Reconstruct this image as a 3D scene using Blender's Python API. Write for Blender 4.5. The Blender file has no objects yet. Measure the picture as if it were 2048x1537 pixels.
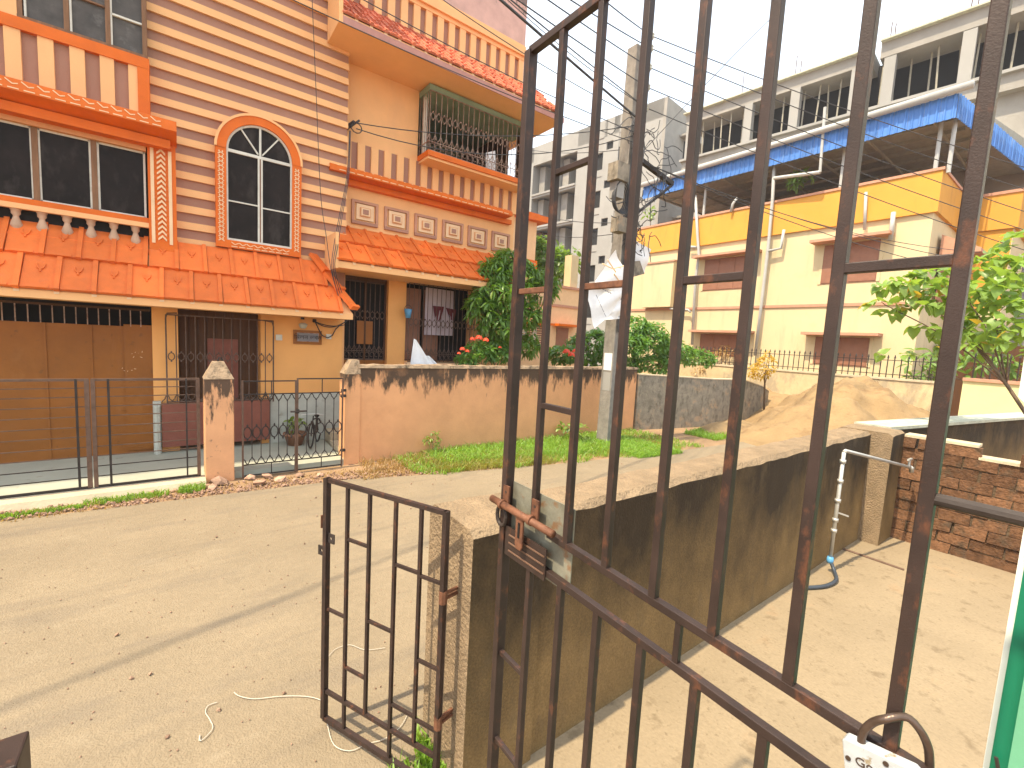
import bpy, math, random
from mathutils import Vector, Matrix, noise as NZ
random.seed(7)
R_ = math.radians
S = bpy.context.scene
COL = S.collection

# ------------------------------------------------------------------ camera
PITCH, ROLL, YAW, FPX, CAMZ = R_(5.632), R_(3.098), R_(37.014), 895.98, 2.2
_f0 = Vector((math.sin(YAW), math.cos(YAW), 0)); _r0 = Vector((math.cos(YAW), -math.sin(YAW), 0)); _u0 = Vector((0, 0, 1))
FWD = math.cos(PITCH) * _f0 - math.sin(PITCH) * _u0
_u = math.cos(PITCH) * _u0 + math.sin(PITCH) * _f0
RIGHT = math.cos(ROLL) * _r0 + math.sin(ROLL) * _u
UP = math.cos(ROLL) * _u - math.sin(ROLL) * _r0
CAM = Vector((0, 0, CAMZ))
cd = bpy.data.cameras.new('camera'); cam = bpy.data.objects.new('camera', cd); COL.objects.link(cam)
cam.matrix_world = Matrix(((RIGHT.x, UP.x, -FWD.x, 0), (RIGHT.y, UP.y, -FWD.y, 0), (RIGHT.z, UP.z, -FWD.z, CAMZ), (0, 0, 0, 1)))
cd.sensor_fit = 'HORIZONTAL'; cd.sensor_width = 36.0; cd.lens = FPX / 2048 * 36.0
cd.clip_start = 0.02; cd.clip_end = 2000
S.camera = cam

# ------------------------------------------------------------------ sky, sun, exposure
SUN = Vector((-0.48, 0.03, 0.875)).normalized()
W = bpy.data.worlds.new('World'); S.world = W; W.use_nodes = True
nt = W.node_tree; nt.nodes.clear()
sk = nt.nodes.new('ShaderNodeTexSky'); sk.sky_type = 'NISHITA'; sk.sun_disc = False
sk.sun_elevation = math.asin(SUN.z); sk.sun_rotation = math.atan2(SUN.x, SUN.y)
sk.air_density = 1.0; sk.dust_density = 3.5; sk.ozone_density = 1.0
bg = nt.nodes.new('ShaderNodeBackground'); bg.inputs['Strength'].default_value = 0.15
wo = nt.nodes.new('ShaderNodeOutputWorld')
hz = nt.nodes.new('ShaderNodeMix'); hz.data_type = 'RGBA'           # thin bright haze and soft cloud over the sky
tcw = nt.nodes.new('ShaderNodeTexCoord'); mpw = nt.nodes.new('ShaderNodeMapping'); mpw.inputs['Scale'].default_value = (1.2, 1.2, 3.0)
cn_ = nt.nodes.new('ShaderNodeTexNoise'); cn_.inputs['Scale'].default_value = 1.6; cn_.inputs['Detail'].default_value = 5.0
crw = nt.nodes.new('ShaderNodeMapRange'); crw.inputs['From Min'].default_value = 0.35; crw.inputs['From Max'].default_value = 0.65
crw.inputs['To Min'].default_value = 0.50; crw.inputs['To Max'].default_value = 0.85
nt.links.new(tcw.outputs['Generated'], mpw.inputs[0]); nt.links.new(mpw.outputs[0], cn_.inputs['Vector']); nt.links.new(cn_.outputs[0], crw.inputs[0]); nt.links.new(crw.outputs[0], hz.inputs[0])
hz.inputs[7].default_value = (4.9, 5.3, 5.5, 1)
nt.links.new(sk.outputs[0], hz.inputs[6]); nt.links.new(hz.outputs[2], bg.inputs['Color']); nt.links.new(bg.outputs[0], wo.inputs['Surface'])
sl = bpy.data.lights.new('sun', 'SUN'); sl.energy = 2.9; sl.angle = R_(0.8); sl.color = (1.0, 0.85, 0.61)
so = bpy.data.objects.new('sun', sl); COL.objects.link(so); so.location = (-20, 5, 40)
so.rotation_euler = SUN.to_track_quat('Z', 'Y').to_euler()
S.view_settings.view_transform = 'Standard'; S.view_settings.look = 'None'
S.view_settings.exposure = 1.47; S.view_settings.gamma = 1.0; S.view_settings.use_curve_mapping = False
try:
    S.cycles.max_bounces = 8; S.cycles.diffuse_bounces = 4; S.cycles.use_denoising = True
except Exception: pass

# ------------------------------------------------------------------ survey helpers: where a sight line meets a real plane
def ray(x, y):
    return RIGHT * ((x - 1024) / FPX) - UP * ((y - 768.5) / FPX) + FWD
def on_z(x, y, z=0.0):
    d = ray(x, y); return CAM + d * ((z - CAMZ) / d.z)
def on_y(x, y, Y):
    d = ray(x, y); return CAM + d * (Y / d.y)
def on_x(x, y, X):
    d = ray(x, y); return CAM + d * (X / d.x)
def on_plane(x, y, P, n):
    d = ray(x, y); return CAM + d * ((P - CAM).dot(n) / d.dot(n))

# ------------------------------------------------------------------ materials
def N(nt, t, **k):
    n = nt.nodes.new(t)
    for a, b in k.items():
        if a in n.inputs.keys(): n.inputs[a].default_value = b
        else: setattr(n, a, b)
    return n
MATS = {}
def mat(name, col, rough=0.8, var=0.12, scale=6.0, bump=0.15, bscale=40.0, metal=0.0, spec=0.3,
        stain=None, stretch=(1, 1, 1), grain=0.0, trans=0.0, alpha=1.0, objvar=0.0):
    """col: linear albedo. stain: list of (colour, scale, threshold, softness, strength, zlo, zhi, stretch) patches."""
    m = bpy.data.materials.new(name); m.use_nodes = True; t = m.node_tree; t.nodes.clear(); L = t.links.new
    out = N(t, 'ShaderNodeOutputMaterial'); b = N(t, 'ShaderNodeBsdfPrincipled')
    b.inputs['Roughness'].default_value = rough; b.inputs['Metallic'].default_value = metal
    b.inputs['Specular IOR Level'].default_value = spec
    if trans: b.inputs['Transmission Weight'].default_value = trans
    if alpha < 1: b.inputs['Alpha'].default_value = alpha
    L(b.outputs[0], out.inputs[0])
    geo = N(t, 'ShaderNodeNewGeometry'); pos = geo.outputs['Position']
    mp = N(t, 'ShaderNodeMapping'); mp.inputs['Scale'].default_value = stretch; L(pos, mp.inputs[0])
    n1 = N(t, 'ShaderNodeTexNoise', Scale=scale, Detail=5.0, Roughness=0.6); L(mp.outputs[0], n1.inputs['Vector'])
    mr = N(t, 'ShaderNodeMapRange'); mr.inputs['From Min'].default_value = 0.28; mr.inputs['From Max'].default_value = 0.72
    mr.inputs['To Min'].default_value = 1 - var; mr.inputs['To Max'].default_value = 1 + var
    L(n1.outputs[0], mr.inputs[0])
    mul = N(t, 'ShaderNodeMix', data_type='RGBA', blend_type='MULTIPLY'); mul.inputs[0].default_value = 1
    mul.inputs[6].default_value = (*col, 1); L(mr.outputs[0], mul.inputs[7]); cur = mul.outputs[2]
    if grain:
        n3 = N(t, 'ShaderNodeTexNoise', Scale=scale * 30, Detail=3.0); L(pos, n3.inputs['Vector'])
        g = N(t, 'ShaderNodeMapRange'); g.inputs['From Min'].default_value = 0.3; g.inputs['From Max'].default_value = 0.7
        g.inputs['To Min'].default_value = 1 - grain; g.inputs['To Max'].default_value = 1 + grain; L(n3.outputs[0], g.inputs[0])
        m3 = N(t, 'ShaderNodeMix', data_type='RGBA', blend_type='MULTIPLY'); m3.inputs[0].default_value = 1
        L(cur, m3.inputs[6]); L(g.outputs[0], m3.inputs[7]); cur = m3.outputs[2]
    if objvar:
        oi = N(t, 'ShaderNodeObjectInfo'); g = N(t, 'ShaderNodeMapRange')
        g.inputs['To Min'].default_value = 1 - objvar; g.inputs['To Max'].default_value = 1 + objvar; L(oi.outputs['Random'], g.inputs[0])
        m3 = N(t, 'ShaderNodeMix', data_type='RGBA', blend_type='MULTIPLY'); m3.inputs[0].default_value = 1
        L(cur, m3.inputs[6]); L(g.outputs[0], m3.inputs[7]); cur = m3.outputs[2]
    for (sc, ss, th, soft, strength, zlo, zhi, st) in (stain or []):
        mp2 = N(t, 'ShaderNodeMapping'); mp2.inputs['Scale'].default_value = st; L(pos, mp2.inputs[0])
        n2 = N(t, 'ShaderNodeTexNoise', Scale=ss, Detail=6.0, Roughness=0.65); L(mp2.outputs[0], n2.inputs['Vector'])
        val = n2.outputs[0]
        if zlo is not None:
            sx = N(t, 'ShaderNodeSeparateXYZ'); L(pos, sx.inputs[0])
            zr = N(t, 'ShaderNodeMapRange'); zr.inputs['From Min'].default_value = zlo; zr.inputs['From Max'].default_value = zhi
            zr.inputs['To Min'].default_value = -0.35; zr.inputs['To Max'].default_value = 0.22; L(sx.outputs[2], zr.inputs[0])
            ad = N(t, 'ShaderNodeMath', operation='ADD'); L(val, ad.inputs[0]); L(zr.outputs[0], ad.inputs[1]); val = ad.outputs[0]
        r = N(t, 'ShaderNodeMapRange'); r.inputs['From Min'].default_value = th; r.inputs['From Max'].default_value = th + soft
        r.inputs['To Max'].default_value = strength; L(val, r.inputs[0])
        mx = N(t, 'ShaderNodeMix', data_type='RGBA'); L(r.outputs[0], mx.inputs[0]); L(cur, mx.inputs[6]); mx.inputs[7].default_value = (*sc, 1)
        cur = mx.outputs[2]
    L(cur, b.inputs['Base Color'])
    if bump:
        nb = N(t, 'ShaderNodeTexNoise', Scale=bscale, Detail=4.0); L(pos, nb.inputs['Vector'])
        bp = N(t, 'ShaderNodeBump', Strength=bump, Distance=0.02); L(nb.outputs[0], bp.inputs['Height']); L(bp.outputs[0], b.inputs['Normal'])
    MATS[name] = m; return m

BLK = (0.012, 0.010, 0.009)
one = (1, 1, 1); drip = (1.6, 1.6, 0.28)
M_peach = mat('peach_paint', (0.82, 0.455, 0.20), var=0.06, scale=2, bump=0.08, stain=[((0.60, 0.34, 0.19), 1.5, 0.62, 0.2, 0.35, None, None, (1, 1, 0.3))])
M_peach2 = mat('deep_peach_paint', (0.66, 0.33, 0.15), var=0.08, scale=2, bump=0.08)
M_low = mat('eave_shaded_peach', (0.78, 0.385, 0.125), var=0.06, scale=2, bump=0.08)  # deeper copy of the peach for ground-floor walls, eave shade put into the colour
M_mauve = mat('mauve_paint', (0.37, 0.195, 0.135), var=0.07, scale=3, bump=0.1)
M_orange = mat('orange_trim_paint', (0.66, 0.135, 0.008), var=0.10, scale=4, bump=0.1, rough=0.6)
M_cream = mat('cream_trim_paint', (0.78, 0.55, 0.33), var=0.06, bump=0.05)
M_tile = mat('roof_tile_paint', (0.72, 0.160, 0.028), var=0.12, scale=5, rough=0.55, bump=0.15, objvar=0.16, stain=[((0.45, 0.12, 0.05), 7, 0.60, 0.12, 0.4, None, None, one)])
M_tile2 = mat('weathered_roof_tile', (0.60, 0.17, 0.09), var=0.2, scale=5, rough=0.7, bump=0.2, objvar=0.22, stain=[((0.16, 0.10, 0.08), 5, 0.55, 0.12, 0.6, None, None, one)])
M_pink = mat('weathered_pink_parapet', (0.58, 0.36, 0.30), var=0.15, scale=3, stain=[((0.10, 0.08, 0.075), 7, 0.60, 0.06, 0.8, 8.6, 10.4, (1, 1, 0.45))])
M_pfas = mat('dusky_pink_fascia', (0.46, 0.23, 0.19), var=0.12)
M_brown = mat('brown_sheet_metal', (0.27, 0.095, 0.014), var=0.16, scale=2.2, rough=0.55, bump=0.06, stain=[((0.36, 0.15, 0.04), 3.0, 0.56, 0.2, 0.5, None, None, (1, 1, 0.5)), ((0.13, 0.055, 0.02), 9, 0.62, 0.08, 0.5, None, None, one)])
M_dbrown = mat('dark_brown_wood', (0.085, 0.035, 0.012), var=0.2, scale=6, stretch=(6, 6, 0.4), rough=0.6)
M_rbrown = mat('reddish_brown_sheet', (0.22, 0.075, 0.05), var=0.12, rough=0.6)
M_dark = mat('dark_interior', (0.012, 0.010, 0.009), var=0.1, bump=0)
M_glass = mat('dusty_glinting_glass', (0.016, 0.011, 0.009), rough=0.30, var=0.4, scale=3, bump=0.02, spec=0.10, stain=[((0.085, 0.07, 0.06), 3, 0.52, 0.2, 0.5, None, None, (1, 1, .5)), ((.3, .28, .25), 40, .74, .03, .5, None, None, (1, 1, .3))])  # dusty streaks, plus fine pale specks painted in as glints on the panes
M_glassup = mat('grey_dusty_glass', (0.085, 0.075, 0.066), rough=0.35, var=0.35, scale=4, bump=0.02, spec=0.2, stain=[((0.26, 0.25, 0.23), 5, 0.55, 0.2, 0.5, None, None, one)])
M_wood = mat('weathered_window_wood', (0.22, 0.115, 0.06), var=0.25, scale=5, stretch=(4, 4, 0.5))
M_white = mat('aged_white_paint', (0.62, 0.60, 0.52), var=0.12, bump=0.1, stain=[((0.35, 0.30, 0.2), 8, 0.6, 0.1, 0.5, None, None, one)])
M_bal = mat('balustrade_paint', (0.50, 0.33, 0.22), var=0.12, bump=0.1)
M_dado = mat('pale_dado_plaster', (0.46, 0.47, 0.41), var=0.15, scale=4, bump=0.2, stain=[((0.18, 0.15, 0.10), 5, 0.6, 0.12, 0.6, None, None, one)])
M_green = mat('pale_green_paint', (0.22, 0.30, 0.21), var=0.15, scale=3, bump=0.15)
M_iron = mat('rusty_dark_iron', (0.036, 0.022, 0.018), var=0.35, scale=9, rough=0.5, bump=0.10, bscale=420, metal=0.1, spec=0.35, stain=[((0.17, 0.062, 0.028), 26, 0.56, 0.14, 0.6, None, None, (1, 1, .6))])
M_rust = mat('brown_rusted_iron', (0.17, 0.075, 0.042), var=0.4, scale=20, rough=0.6, bump=0.2, bscale=400, metal=0.2, stain=[((0.07, 0.035, 0.025), 22, 0.53, 0.1, 0.7, None, None, one)])
M_iron2 = mat('black_iron_rod', (0.035, 0.026, 0.022), var=0.3, scale=12, rough=0.6, bump=0.1)
M_iron3 = mat('brown_iron_rail', (0.13, 0.075, 0.05), var=0.3, scale=12, rough=0.6, bump=0.1)
M_grille = mat('pale_rusty_grille', (0.34, 0.235, 0.18), var=0.3, scale=14, rough=0.7, stain=[((0.16, 0.065, 0.04), 12, 0.5, 0.1, 0.7, None, None, one)])
M_dgrille = mat('dark_brown_grille', (0.12, 0.075, 0.055), var=0.3, scale=14, rough=0.7)
M_plate = mat('galvanised_plate', (0.19, 0.18, 0.135), var=0.3, scale=14, rough=0.6, metal=0.1, stain=[((0.20, 0.10, 0.045), 22, 0.55, 0.12, 0.85, None, None, one)])
M_road = mat('dusty_road', (0.236, 0.186, 0.122), var=0.13, scale=0.8, rough=0.95, bump=0.55, bscale=90, grain=0.06,
             stain=[((0.165, 0.132, 0.094), 2.2, 0.56, 0.12, 0.5, None, None, (0.12, 1.5, 1)), ((0.29, 0.235, 0.16), 3.1, 0.60, 0.10, 0.5, None, None, (0.5, 1, 1)), ((0.175, 0.142, 0.103), 1.3, 0.52, 0.16, 0.65, None, None, (0.6, 1.6, 1)), ((0.14, 0.11, 0.078), 85, 0.71, 0.06, 0.3, None, None, one), ((0.36, 0.30, 0.22), 110, 0.71, 0.04, 0.6, None, None, one)])
M_earth = mat('sandy_earth', (0.28, 0.18, 0.10), var=0.2, scale=1.5, rough=0.97, bump=0.6, bscale=30, grain=0.12, stain=[((0.30, 0.18, 0.10), 3, 0.55, 0.15, 0.6, None, None, one)])
M_sand = mat('yellow_sand', (0.265, 0.178, 0.088), var=0.12, scale=2, rough=0.97, bump=0.7, bscale=14, grain=0.10, stain=[((0.17, 0.10, 0.05), 2.4, 0.54, 0.12, 0.6, None, None, (1, 1, 2.5))])
M_court = mat('worn_cement_floor', (0.258, 0.198, 0.124), var=0.10, scale=1.6, rough=0.9, bump=0.25, bscale=60, grain=0.06,
              stain=[((0.14, 0.10, 0.058), 6.5, 0.56, 0.12, 0.65, None, None, (1, 1, 1)), ((0.12, 0.088, 0.052), 30, 0.59, 0.10, 0.55, None, None, one), ((0.31, 0.195, 0.105), 1.6, 0.60, 0.12, 0.6, None, None, one)])
M_fore = mat('grey_green_cement', (0.36, 0.37, 0.30), var=0.1, scale=2, rough=0.85, bump=0.1, stain=[((0.2, 0.18, 0.14), 5, 0.62, 0.1, 0.5, None, None, one)])
M_kerb = mat('dusty_cement_kerb', (0.50, 0.41, 0.28), var=0.15, scale=4, rough=0.95, bump=0.3)
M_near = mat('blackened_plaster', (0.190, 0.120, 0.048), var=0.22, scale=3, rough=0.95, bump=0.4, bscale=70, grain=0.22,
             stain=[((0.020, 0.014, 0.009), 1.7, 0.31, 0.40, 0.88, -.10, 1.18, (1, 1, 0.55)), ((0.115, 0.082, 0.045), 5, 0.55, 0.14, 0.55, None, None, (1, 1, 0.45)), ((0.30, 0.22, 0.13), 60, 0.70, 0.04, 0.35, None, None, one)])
M_ntop = mat('sandy_wall_top', (0.245, 0.175, 0.105), var=0.2, scale=8, rough=0.95, bump=0.9, bscale=60, grain=0.25, stain=[((0.16, 0.11, 0.07), 14, 0.58, 0.1, 0.6, None, None, one)])
M_bwall = mat('stained_orange_plaster', (0.70, 0.35, 0.165), var=0.09, scale=2.5, rough=0.9, bump=0.25, bscale=25,
              stain=[((0.048, 0.036, 0.027), 7.0, 0.47, 0.15, 0.93, 0.84, 1.56, (1.2, 1.2, 0.35)), ((0.58, 0.27, 0.115), 1.6, 0.55, 0.2, 0.5, None, None, one)])
M_bpil = mat('streaked_orange_plaster', (0.70, 0.36, 0.18), var=0.1, scale=3, rough=0.9, bump=0.3, bscale=30,
             stain=[((0.06, 0.042, 0.032), 10, 0.46, 0.12, 0.92, 0.30, 1.60, (1.4, 1.4, 0.35)), ((0.10, 0.07, 0.05), 8, 0.62, 0.1, 0.7, None, None, one)])
M_bcap = mat('lichened_cap', (0.33, 0.235, 0.15), var=0.3, scale=10, rough=0.95, bump=0.6, stain=[((0.06, 0.048, 0.035), 9, 0.50, 0.16, 0.85, None, None, one)])
M_grey = mat('mossy_grey_plaster', (0.25, 0.215, 0.165), var=0.3, scale=5, rough=0.95, bump=0.5, bscale=22, stain=[((0.09, 0.08, 0.06), 8, 0.52, 0.1, 0.6, None, None, (1, 1, 0.5)), ((0.42, 0.26, 0.14), 2.5, 0.56, 0.14, 0.7, None, None, one)])
M_brick = mat('old_red_brick', (0.145, 0.072, 0.036), var=0.4, scale=16, rough=0.95, bump=0.8, bscale=40, objvar=0.35, stain=[((0.20, 0.135, 0.08), 7, 0.56, 0.14, 0.7, None, None, one), ((0.045, 0.03, 0.02), 7, 0.55, 0.12, 0.7, None, None, one)])
M_mortar = mat('dark_mortar', (0.11, 0.075, 0.045), var=0.3, scale=12, rough=0.98, bump=0.6)
M_conc = mat('raw_concrete', (0.29, 0.27, 0.24), var=0.12, scale=1.2, rough=0.95, bump=0.15, stain=[((0.26, 0.24, 0.21), 0.9, 0.55, 0.2, 0.6, None, None, (1, 1, 0.3))])
M_concg = mat('grey_render', (0.30, 0.29, 0.27), var=0.08, scale=0.6, rough=0.95, bump=0.1, stain=[((0.22, 0.21, 0.19), 0.35, 0.52, 0.2, 0.5, None, None, (1, 1, 0.3))])
M_pole = mat('weathered_concrete_pole', (0.225, 0.205, 0.178), var=0.25, scale=6, rough=0.95, bump=0.4, stain=[((0.15, 0.13, 0.11), 5, 0.56, 0.12, 0.6, None, None, (1, 1, 0.4))])
M_yel = mat('pale_yellow_paint', (0.58, 0.47, 0.28), var=0.05, scale=0.6, bump=0.05, stain=[((0.50, 0.35, 0.18), 0.5, 0.56, 0.2, 0.5, None, None, one), ((0.40, 0.33, 0.21), 1.6, 0.55, 0.14, 0.5, None, None, (1, 1, .16))])
M_amber = mat('amber_parapet_paint', (0.58, 0.285, 0.045), var=0.10, scale=0.6, bump=0.05, stain=[((0.36, 0.17, 0.04), 1.8, 0.56, 0.12, 0.5, None, None, (1, 1, .2))])
M_redband = mat('dull_red_band', (0.47, 0.245, 0.16), var=0.1)
M_shut = mat('brown_shutter', (0.27, 0.125, 0.075), var=0.1, rough=0.5)
M_pipe = mat('grey_white_plastic_pipe', (0.40, 0.40, 0.38), var=0.08, rough=0.4, bump=0)
M_blue = mat('blue_roof_sheet', (0.07, 0.19, 0.50), var=0.12, scale=2, rough=0.45, bump=0.05, objvar=0.12, stain=[((0.25, 0.36, 0.55), 3, 0.56, 0.12, 0.5, None, None, (1, 1, 0.4))])
M_under = mat('shed_underside_sheet', (0.30, 0.30, 0.26), var=0.15, rough=0.7)
M_bamb = mat('bamboo_prop', (0.36, 0.33, 0.26), var=0.2)
M_lgwall = mat('lime_yellow_paint', (0.62, 0.57, 0.30), var=0.08, scale=1)
M_oldwall = mat('peeling_yellow_wall', (0.52, 0.41, 0.24), var=0.15, scale=3, stain=[((0.30, 0.24, 0.17), 2.5, 0.5, 0.12, 0.7, None, None, (1, 1, 0.5))])
M_moss = mat('mossy_coping', (0.44, 0.44, 0.34), var=0.25, scale=8, rough=0.95, bump=0.5)
M_annex = mat('apricot_paint', (0.74, 0.50, 0.28), var=0.06)
M_ltgreen = mat('light_sea_green_paint', (0.13, 0.36, 0.22), var=0.05, rough=0.45, bump=0.05)
M_dkgreen = mat('deep_green_paint', (0.008, 0.16, 0.085), var=0.06, rough=0.4, bump=0.05)
M_whitew = mat('whitewashed_plaster', (0.72, 0.76, 0.68), var=0.06, bump=0.1)
M_cable = mat('black_cable', (0.05, 0.05, 0.054), var=0.2, rough=0.6, bump=0)
M_string = mat('pale_wire', (0.50, 0.45, 0.37), var=0.1, rough=0.5, bump=0)
M_cloth = mat('white_cloth', (0.80, 0.80, 0.80), var=0.04, rough=0.9, bump=0.05)
M_lilac = mat('pale_lilac_cloth', (0.52, 0.44, 0.47), var=0.08, rough=0.9, bump=0.1)
M_red = mat('dark_red_cloth', (0.14, 0.02, 0.03), rough=0.9)
M_banner = mat('white_flex_banner', (0.78, 0.77, 0.76), var=0.06, rough=0.5, bump=0.05)
M_print = mat('grey_print', (0.22, 0.21, 0.22), bump=0)
M_steel = mat('galvanised_pipe', (0.50, 0.49, 0.45), var=0.15, metal=0.5, rough=0.42, bump=0.05)
M_hose = mat('dark_rubber_hose', (0.045, 0.055, 0.07), rough=0.4, bump=0)
M_bluep = mat('light_blue_plastic', (0.10, 0.30, 0.52), rough=0.4, bump=0)
M_terra = mat('old_terracotta', (0.24, 0.12, 0.07), var=0.2, scale=12)
M_lock = mat('scuffed_white_enamel', (0.40, 0.42, 0.43), var=0.10, scale=20, rough=0.35, bump=0.1, stain=[((0.23, 0.17, 0.08), 45, 0.57, 0.05, 0.85, None, None, one)])
M_shack = mat('dark_steel_shackle', (0.10, 0.07, 0.055), var=0.3, scale=20, metal=0.6, rough=0.35)
M_bark = mat('grey_brown_bark', (0.16, 0.11, 0.07), var=0.3, scale=10, bump=0.5)
def leafmat(name, c, var=0.3, back=0.35):
    m = mat(name, c, rough=0.38, var=var, scale=9, bump=0, spec=0.5, objvar=0.3)
    t = m.node_tree; b = next(n for n in t.nodes if n.type == 'BSDF_PRINCIPLED'); o = next(n for n in t.nodes if n.type == 'OUTPUT_MATERIAL')
    tr = t.nodes.new('ShaderNodeBsdfTranslucent'); tr.inputs[0].default_value = (c[0] * 2.2, c[1] * 2.0, c[2] * 0.9, 1)
    ms = t.nodes.new('ShaderNodeMixShader'); ms.inputs[0].default_value = back
    t.links.new(b.outputs[0], ms.inputs[1]); t.links.new(tr.outputs[0], ms.inputs[2]); t.links.new(ms.outputs[0], o.inputs[0]); return m
M_mango = leafmat('mango_leaf', (0.13, 0.25, 0.035))
M_mango2 = leafmat('young_mango_leaf', (0.17, 0.25, 0.045))
M_bush = leafmat('glossy_bush_leaf', (0.11, 0.23, 0.045))
M_far = leafmat('far_tree_leaf', (0.14, 0.24, 0.055))
M_heart = leafmat('broad_leaf', (0.19, 0.30, 0.065), back=0.4)
M_heart2 = leafmat('yellowing_leaf', (0.36, 0.25, 0.04), back=0.4)
M_grass = leafmat('grass_blade', (0.20, 0.335, 0.052), back=0.4)
M_grass2 = leafmat('pale_grass_blade', (0.26, 0.25, 0.065), back=0.4)
M_dry = leafmat('dry_grass', (0.34, 0.235, 0.10), back=0.3)
M_flow = leafmat('orange_red_petal', (0.72, 0.13, 0.06), var=0.1)
M_stone = mat('broken_brick_stone', (0.38, 0.235, 0.16), var=0.3, scale=12, rough=0.95, bump=0.5, objvar=0.3)

# ------------------------------------------------------------------ mesh helpers
WL = {}   # world base of every object that parents something
class MB:
    def __init__(s): s.v = []; s.f = []
    def add(s, vs, fs):
        o = len(s.v); s.v += [tuple(p) for p in vs]; s.f += [tuple(i + o for i in f) for f in fs]; return s
    def box(s, x0, x1, y0, y1, z0, z1):
        if x0 > x1: x0, x1 = x1, x0
        if y0 > y1: y0, y1 = y1, y0
        if z0 > z1: z0, z1 = z1, z0
        return s.add([(x0, y0, z0), (x1, y0, z0), (x1, y1, z0), (x0, y1, z0), (x0, y0, z1), (x1, y0, z1), (x1, y1, z1), (x0, y1, z1)],
                     [(0, 3, 2, 1), (4, 5, 6, 7), (0, 1, 5, 4), (1, 2, 6, 5), (2, 3, 7, 6), (3, 0, 4, 7)])
    def bar(s, p, q, w, h=None, up=(0, 0, 1)):
        p = Vector(p); q = Vector(q); h = h or w; d = (q - p).normalized(); up = Vector(up)
        if abs(d.dot(up)) > 0.98: up = Vector((0, 1, 0)) if abs(d.y) < 0.9 else Vector((1, 0, 0))
        a = d.cross(up).normalized(); b = a.cross(d).normalized(); vs = []
        for c in (p, q):
            for sa, sb in ((-1, -1), (1, -1), (1, 1), (-1, 1)): vs.append(c + a * sa * w / 2 + b * sb * h / 2)
        return s.add(vs, [(0, 1, 2, 3), (7, 6, 5, 4), (0, 4, 5, 1), (1, 5, 6, 2), (2, 6, 7, 3), (3, 7, 4, 0)])
    def tube(s, pts, r, n=6, r2=None, cap=True):
        pts = [Vector(p) for p in pts]; m = len(pts); vs = []; fs = []; a = None
        for i, p in enumerate(pts):
            d = (pts[min(i + 1, m - 1)] - pts[max(i - 1, 0)]).normalized()
            if a is None:
                a = d.cross(Vector((0, 0, 1)) if abs(d.z) < 0.9 else Vector((1, 0, 0))).normalized()
            else: a = (a - d * a.dot(d)).normalized()
            b = d.cross(a); rr = r if r2 is None else r + (r2 - r) * i / (m - 1)
            for k in range(n):
                t = 2 * math.pi * k / n; vs.append(p + a * math.cos(t) * rr + b * math.sin(t) * rr)
        for i in range(m - 1):
            for k in range(n): fs.append((i * n + k, i * n + (k + 1) % n, (i + 1) * n + (k + 1) % n, (i + 1) * n + k))
        if cap: fs.append(tuple(range(n - 1, -1, -1))); fs.append(tuple((m - 1) * n + k for k in range(n)))
        return s.add(vs, fs)
    def lathe(s, c, prof, n=10):
        vs = []; fs = []; m = len(prof)
        for r, z in prof:
            for k in range(n):
                t = 2 * math.pi * k / n; vs.append((c[0] + r * math.cos(t), c[1] + r * math.sin(t), c[2] + z))
        for i in range(m - 1):
            for k in range(n): fs.append((i * n + k, i * n + (k + 1) % n, (i + 1) * n + (k + 1) % n, (i + 1) * n + k))
        fs.append(tuple(range(n - 1, -1, -1))); fs.append(tuple((m - 1) * n + k for k in range(n)))
        return s.add(vs, fs)
    def prism_y(s, poly, y0, y1):      # poly: list of (x,z) counter-clockwise seen from -y
        n = len(poly); vs = [(x, y0, z) for x, z in poly] + [(x, y1, z) for x, z in poly]
        fs = [tuple(range(n)), tuple(range(2 * n - 1, n - 1, -1))] + [(i, i + n, (i + 1) % n + n, (i + 1) % n) for i in range(n)]
        return s.add(vs, fs)
    def prism_x(s, poly, x0, x1):      # poly: list of (y,z)
        n = len(poly); vs = [(x0, y, z) for y, z in poly] + [(x1, y, z) for y, z in poly]
        fs = [tuple(range(n - 1, -1, -1)), tuple(range(n, 2 * n))] + [(i, (i + 1) % n, (i + 1) % n + n, i + n) for i in range(n)]
        return s.add(vs, fs)
    def ringarc(s, cx, cz, r0, r1, y0, y1, a0, a1, n=20, sx=1.0):
        vs = []; fs = []
        for i in range(n + 1):
            t = a0 + (a1 - a0) * i / n; c, d = math.cos(t) * sx, math.sin(t)
            vs += [(cx + r0 * c, y0, cz + r0 * d), (cx + r1 * c, y0, cz + r1 * d), (cx + r1 * c, y1, cz + r1 * d), (cx + r0 * c, y1, cz + r0 * d)]
        for i in range(n):
            a = i * 4; b = a + 4
            fs += [(a, a + 1, b + 1, b), (a + 1, a + 2, b + 2, b + 1), (a + 2, a + 3, b + 3, b + 2), (a + 3, a, b, b + 3)]
        return s.add(vs, fs)
    def mesh(s, name, m, smooth=False):
        me = bpy.data.meshes.new(name); me.from_pydata(s.v, [], s.f); me.update()
        if m: me.materials.append(m)
        if smooth: me.shade_smooth()
        return me
    def build(s, name, m, parent=None, smooth=False, bevel=0, local=False, loc=None):
        base = Vector(WL[parent.name]) if parent else Vector((0, 0, 0))
        if not local: s.v = [(x - base.x, y - base.y, z - base.z) for x, y, z in s.v]
        o = bpy.data.objects.new(name, s.mesh(name, m, smooth)); COL.objects.link(o)
        if parent: o.parent = parent; WL[o.name] = base
        else: WL[o.name] = Vector((0, 0, 0))
        if bevel: bv = o.modifiers.new('bevel', 'BEVEL'); bv.width = bevel; bv.segments = 2; bv.limit_method = 'ANGLE'
        return o
def tag(o, label=None, cat=None, group=None, kind=None):
    if label: o['label'] = label
    if cat: o['category'] = cat
    if group: o['group'] = group
    if kind: o['kind'] = kind
    return o
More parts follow.
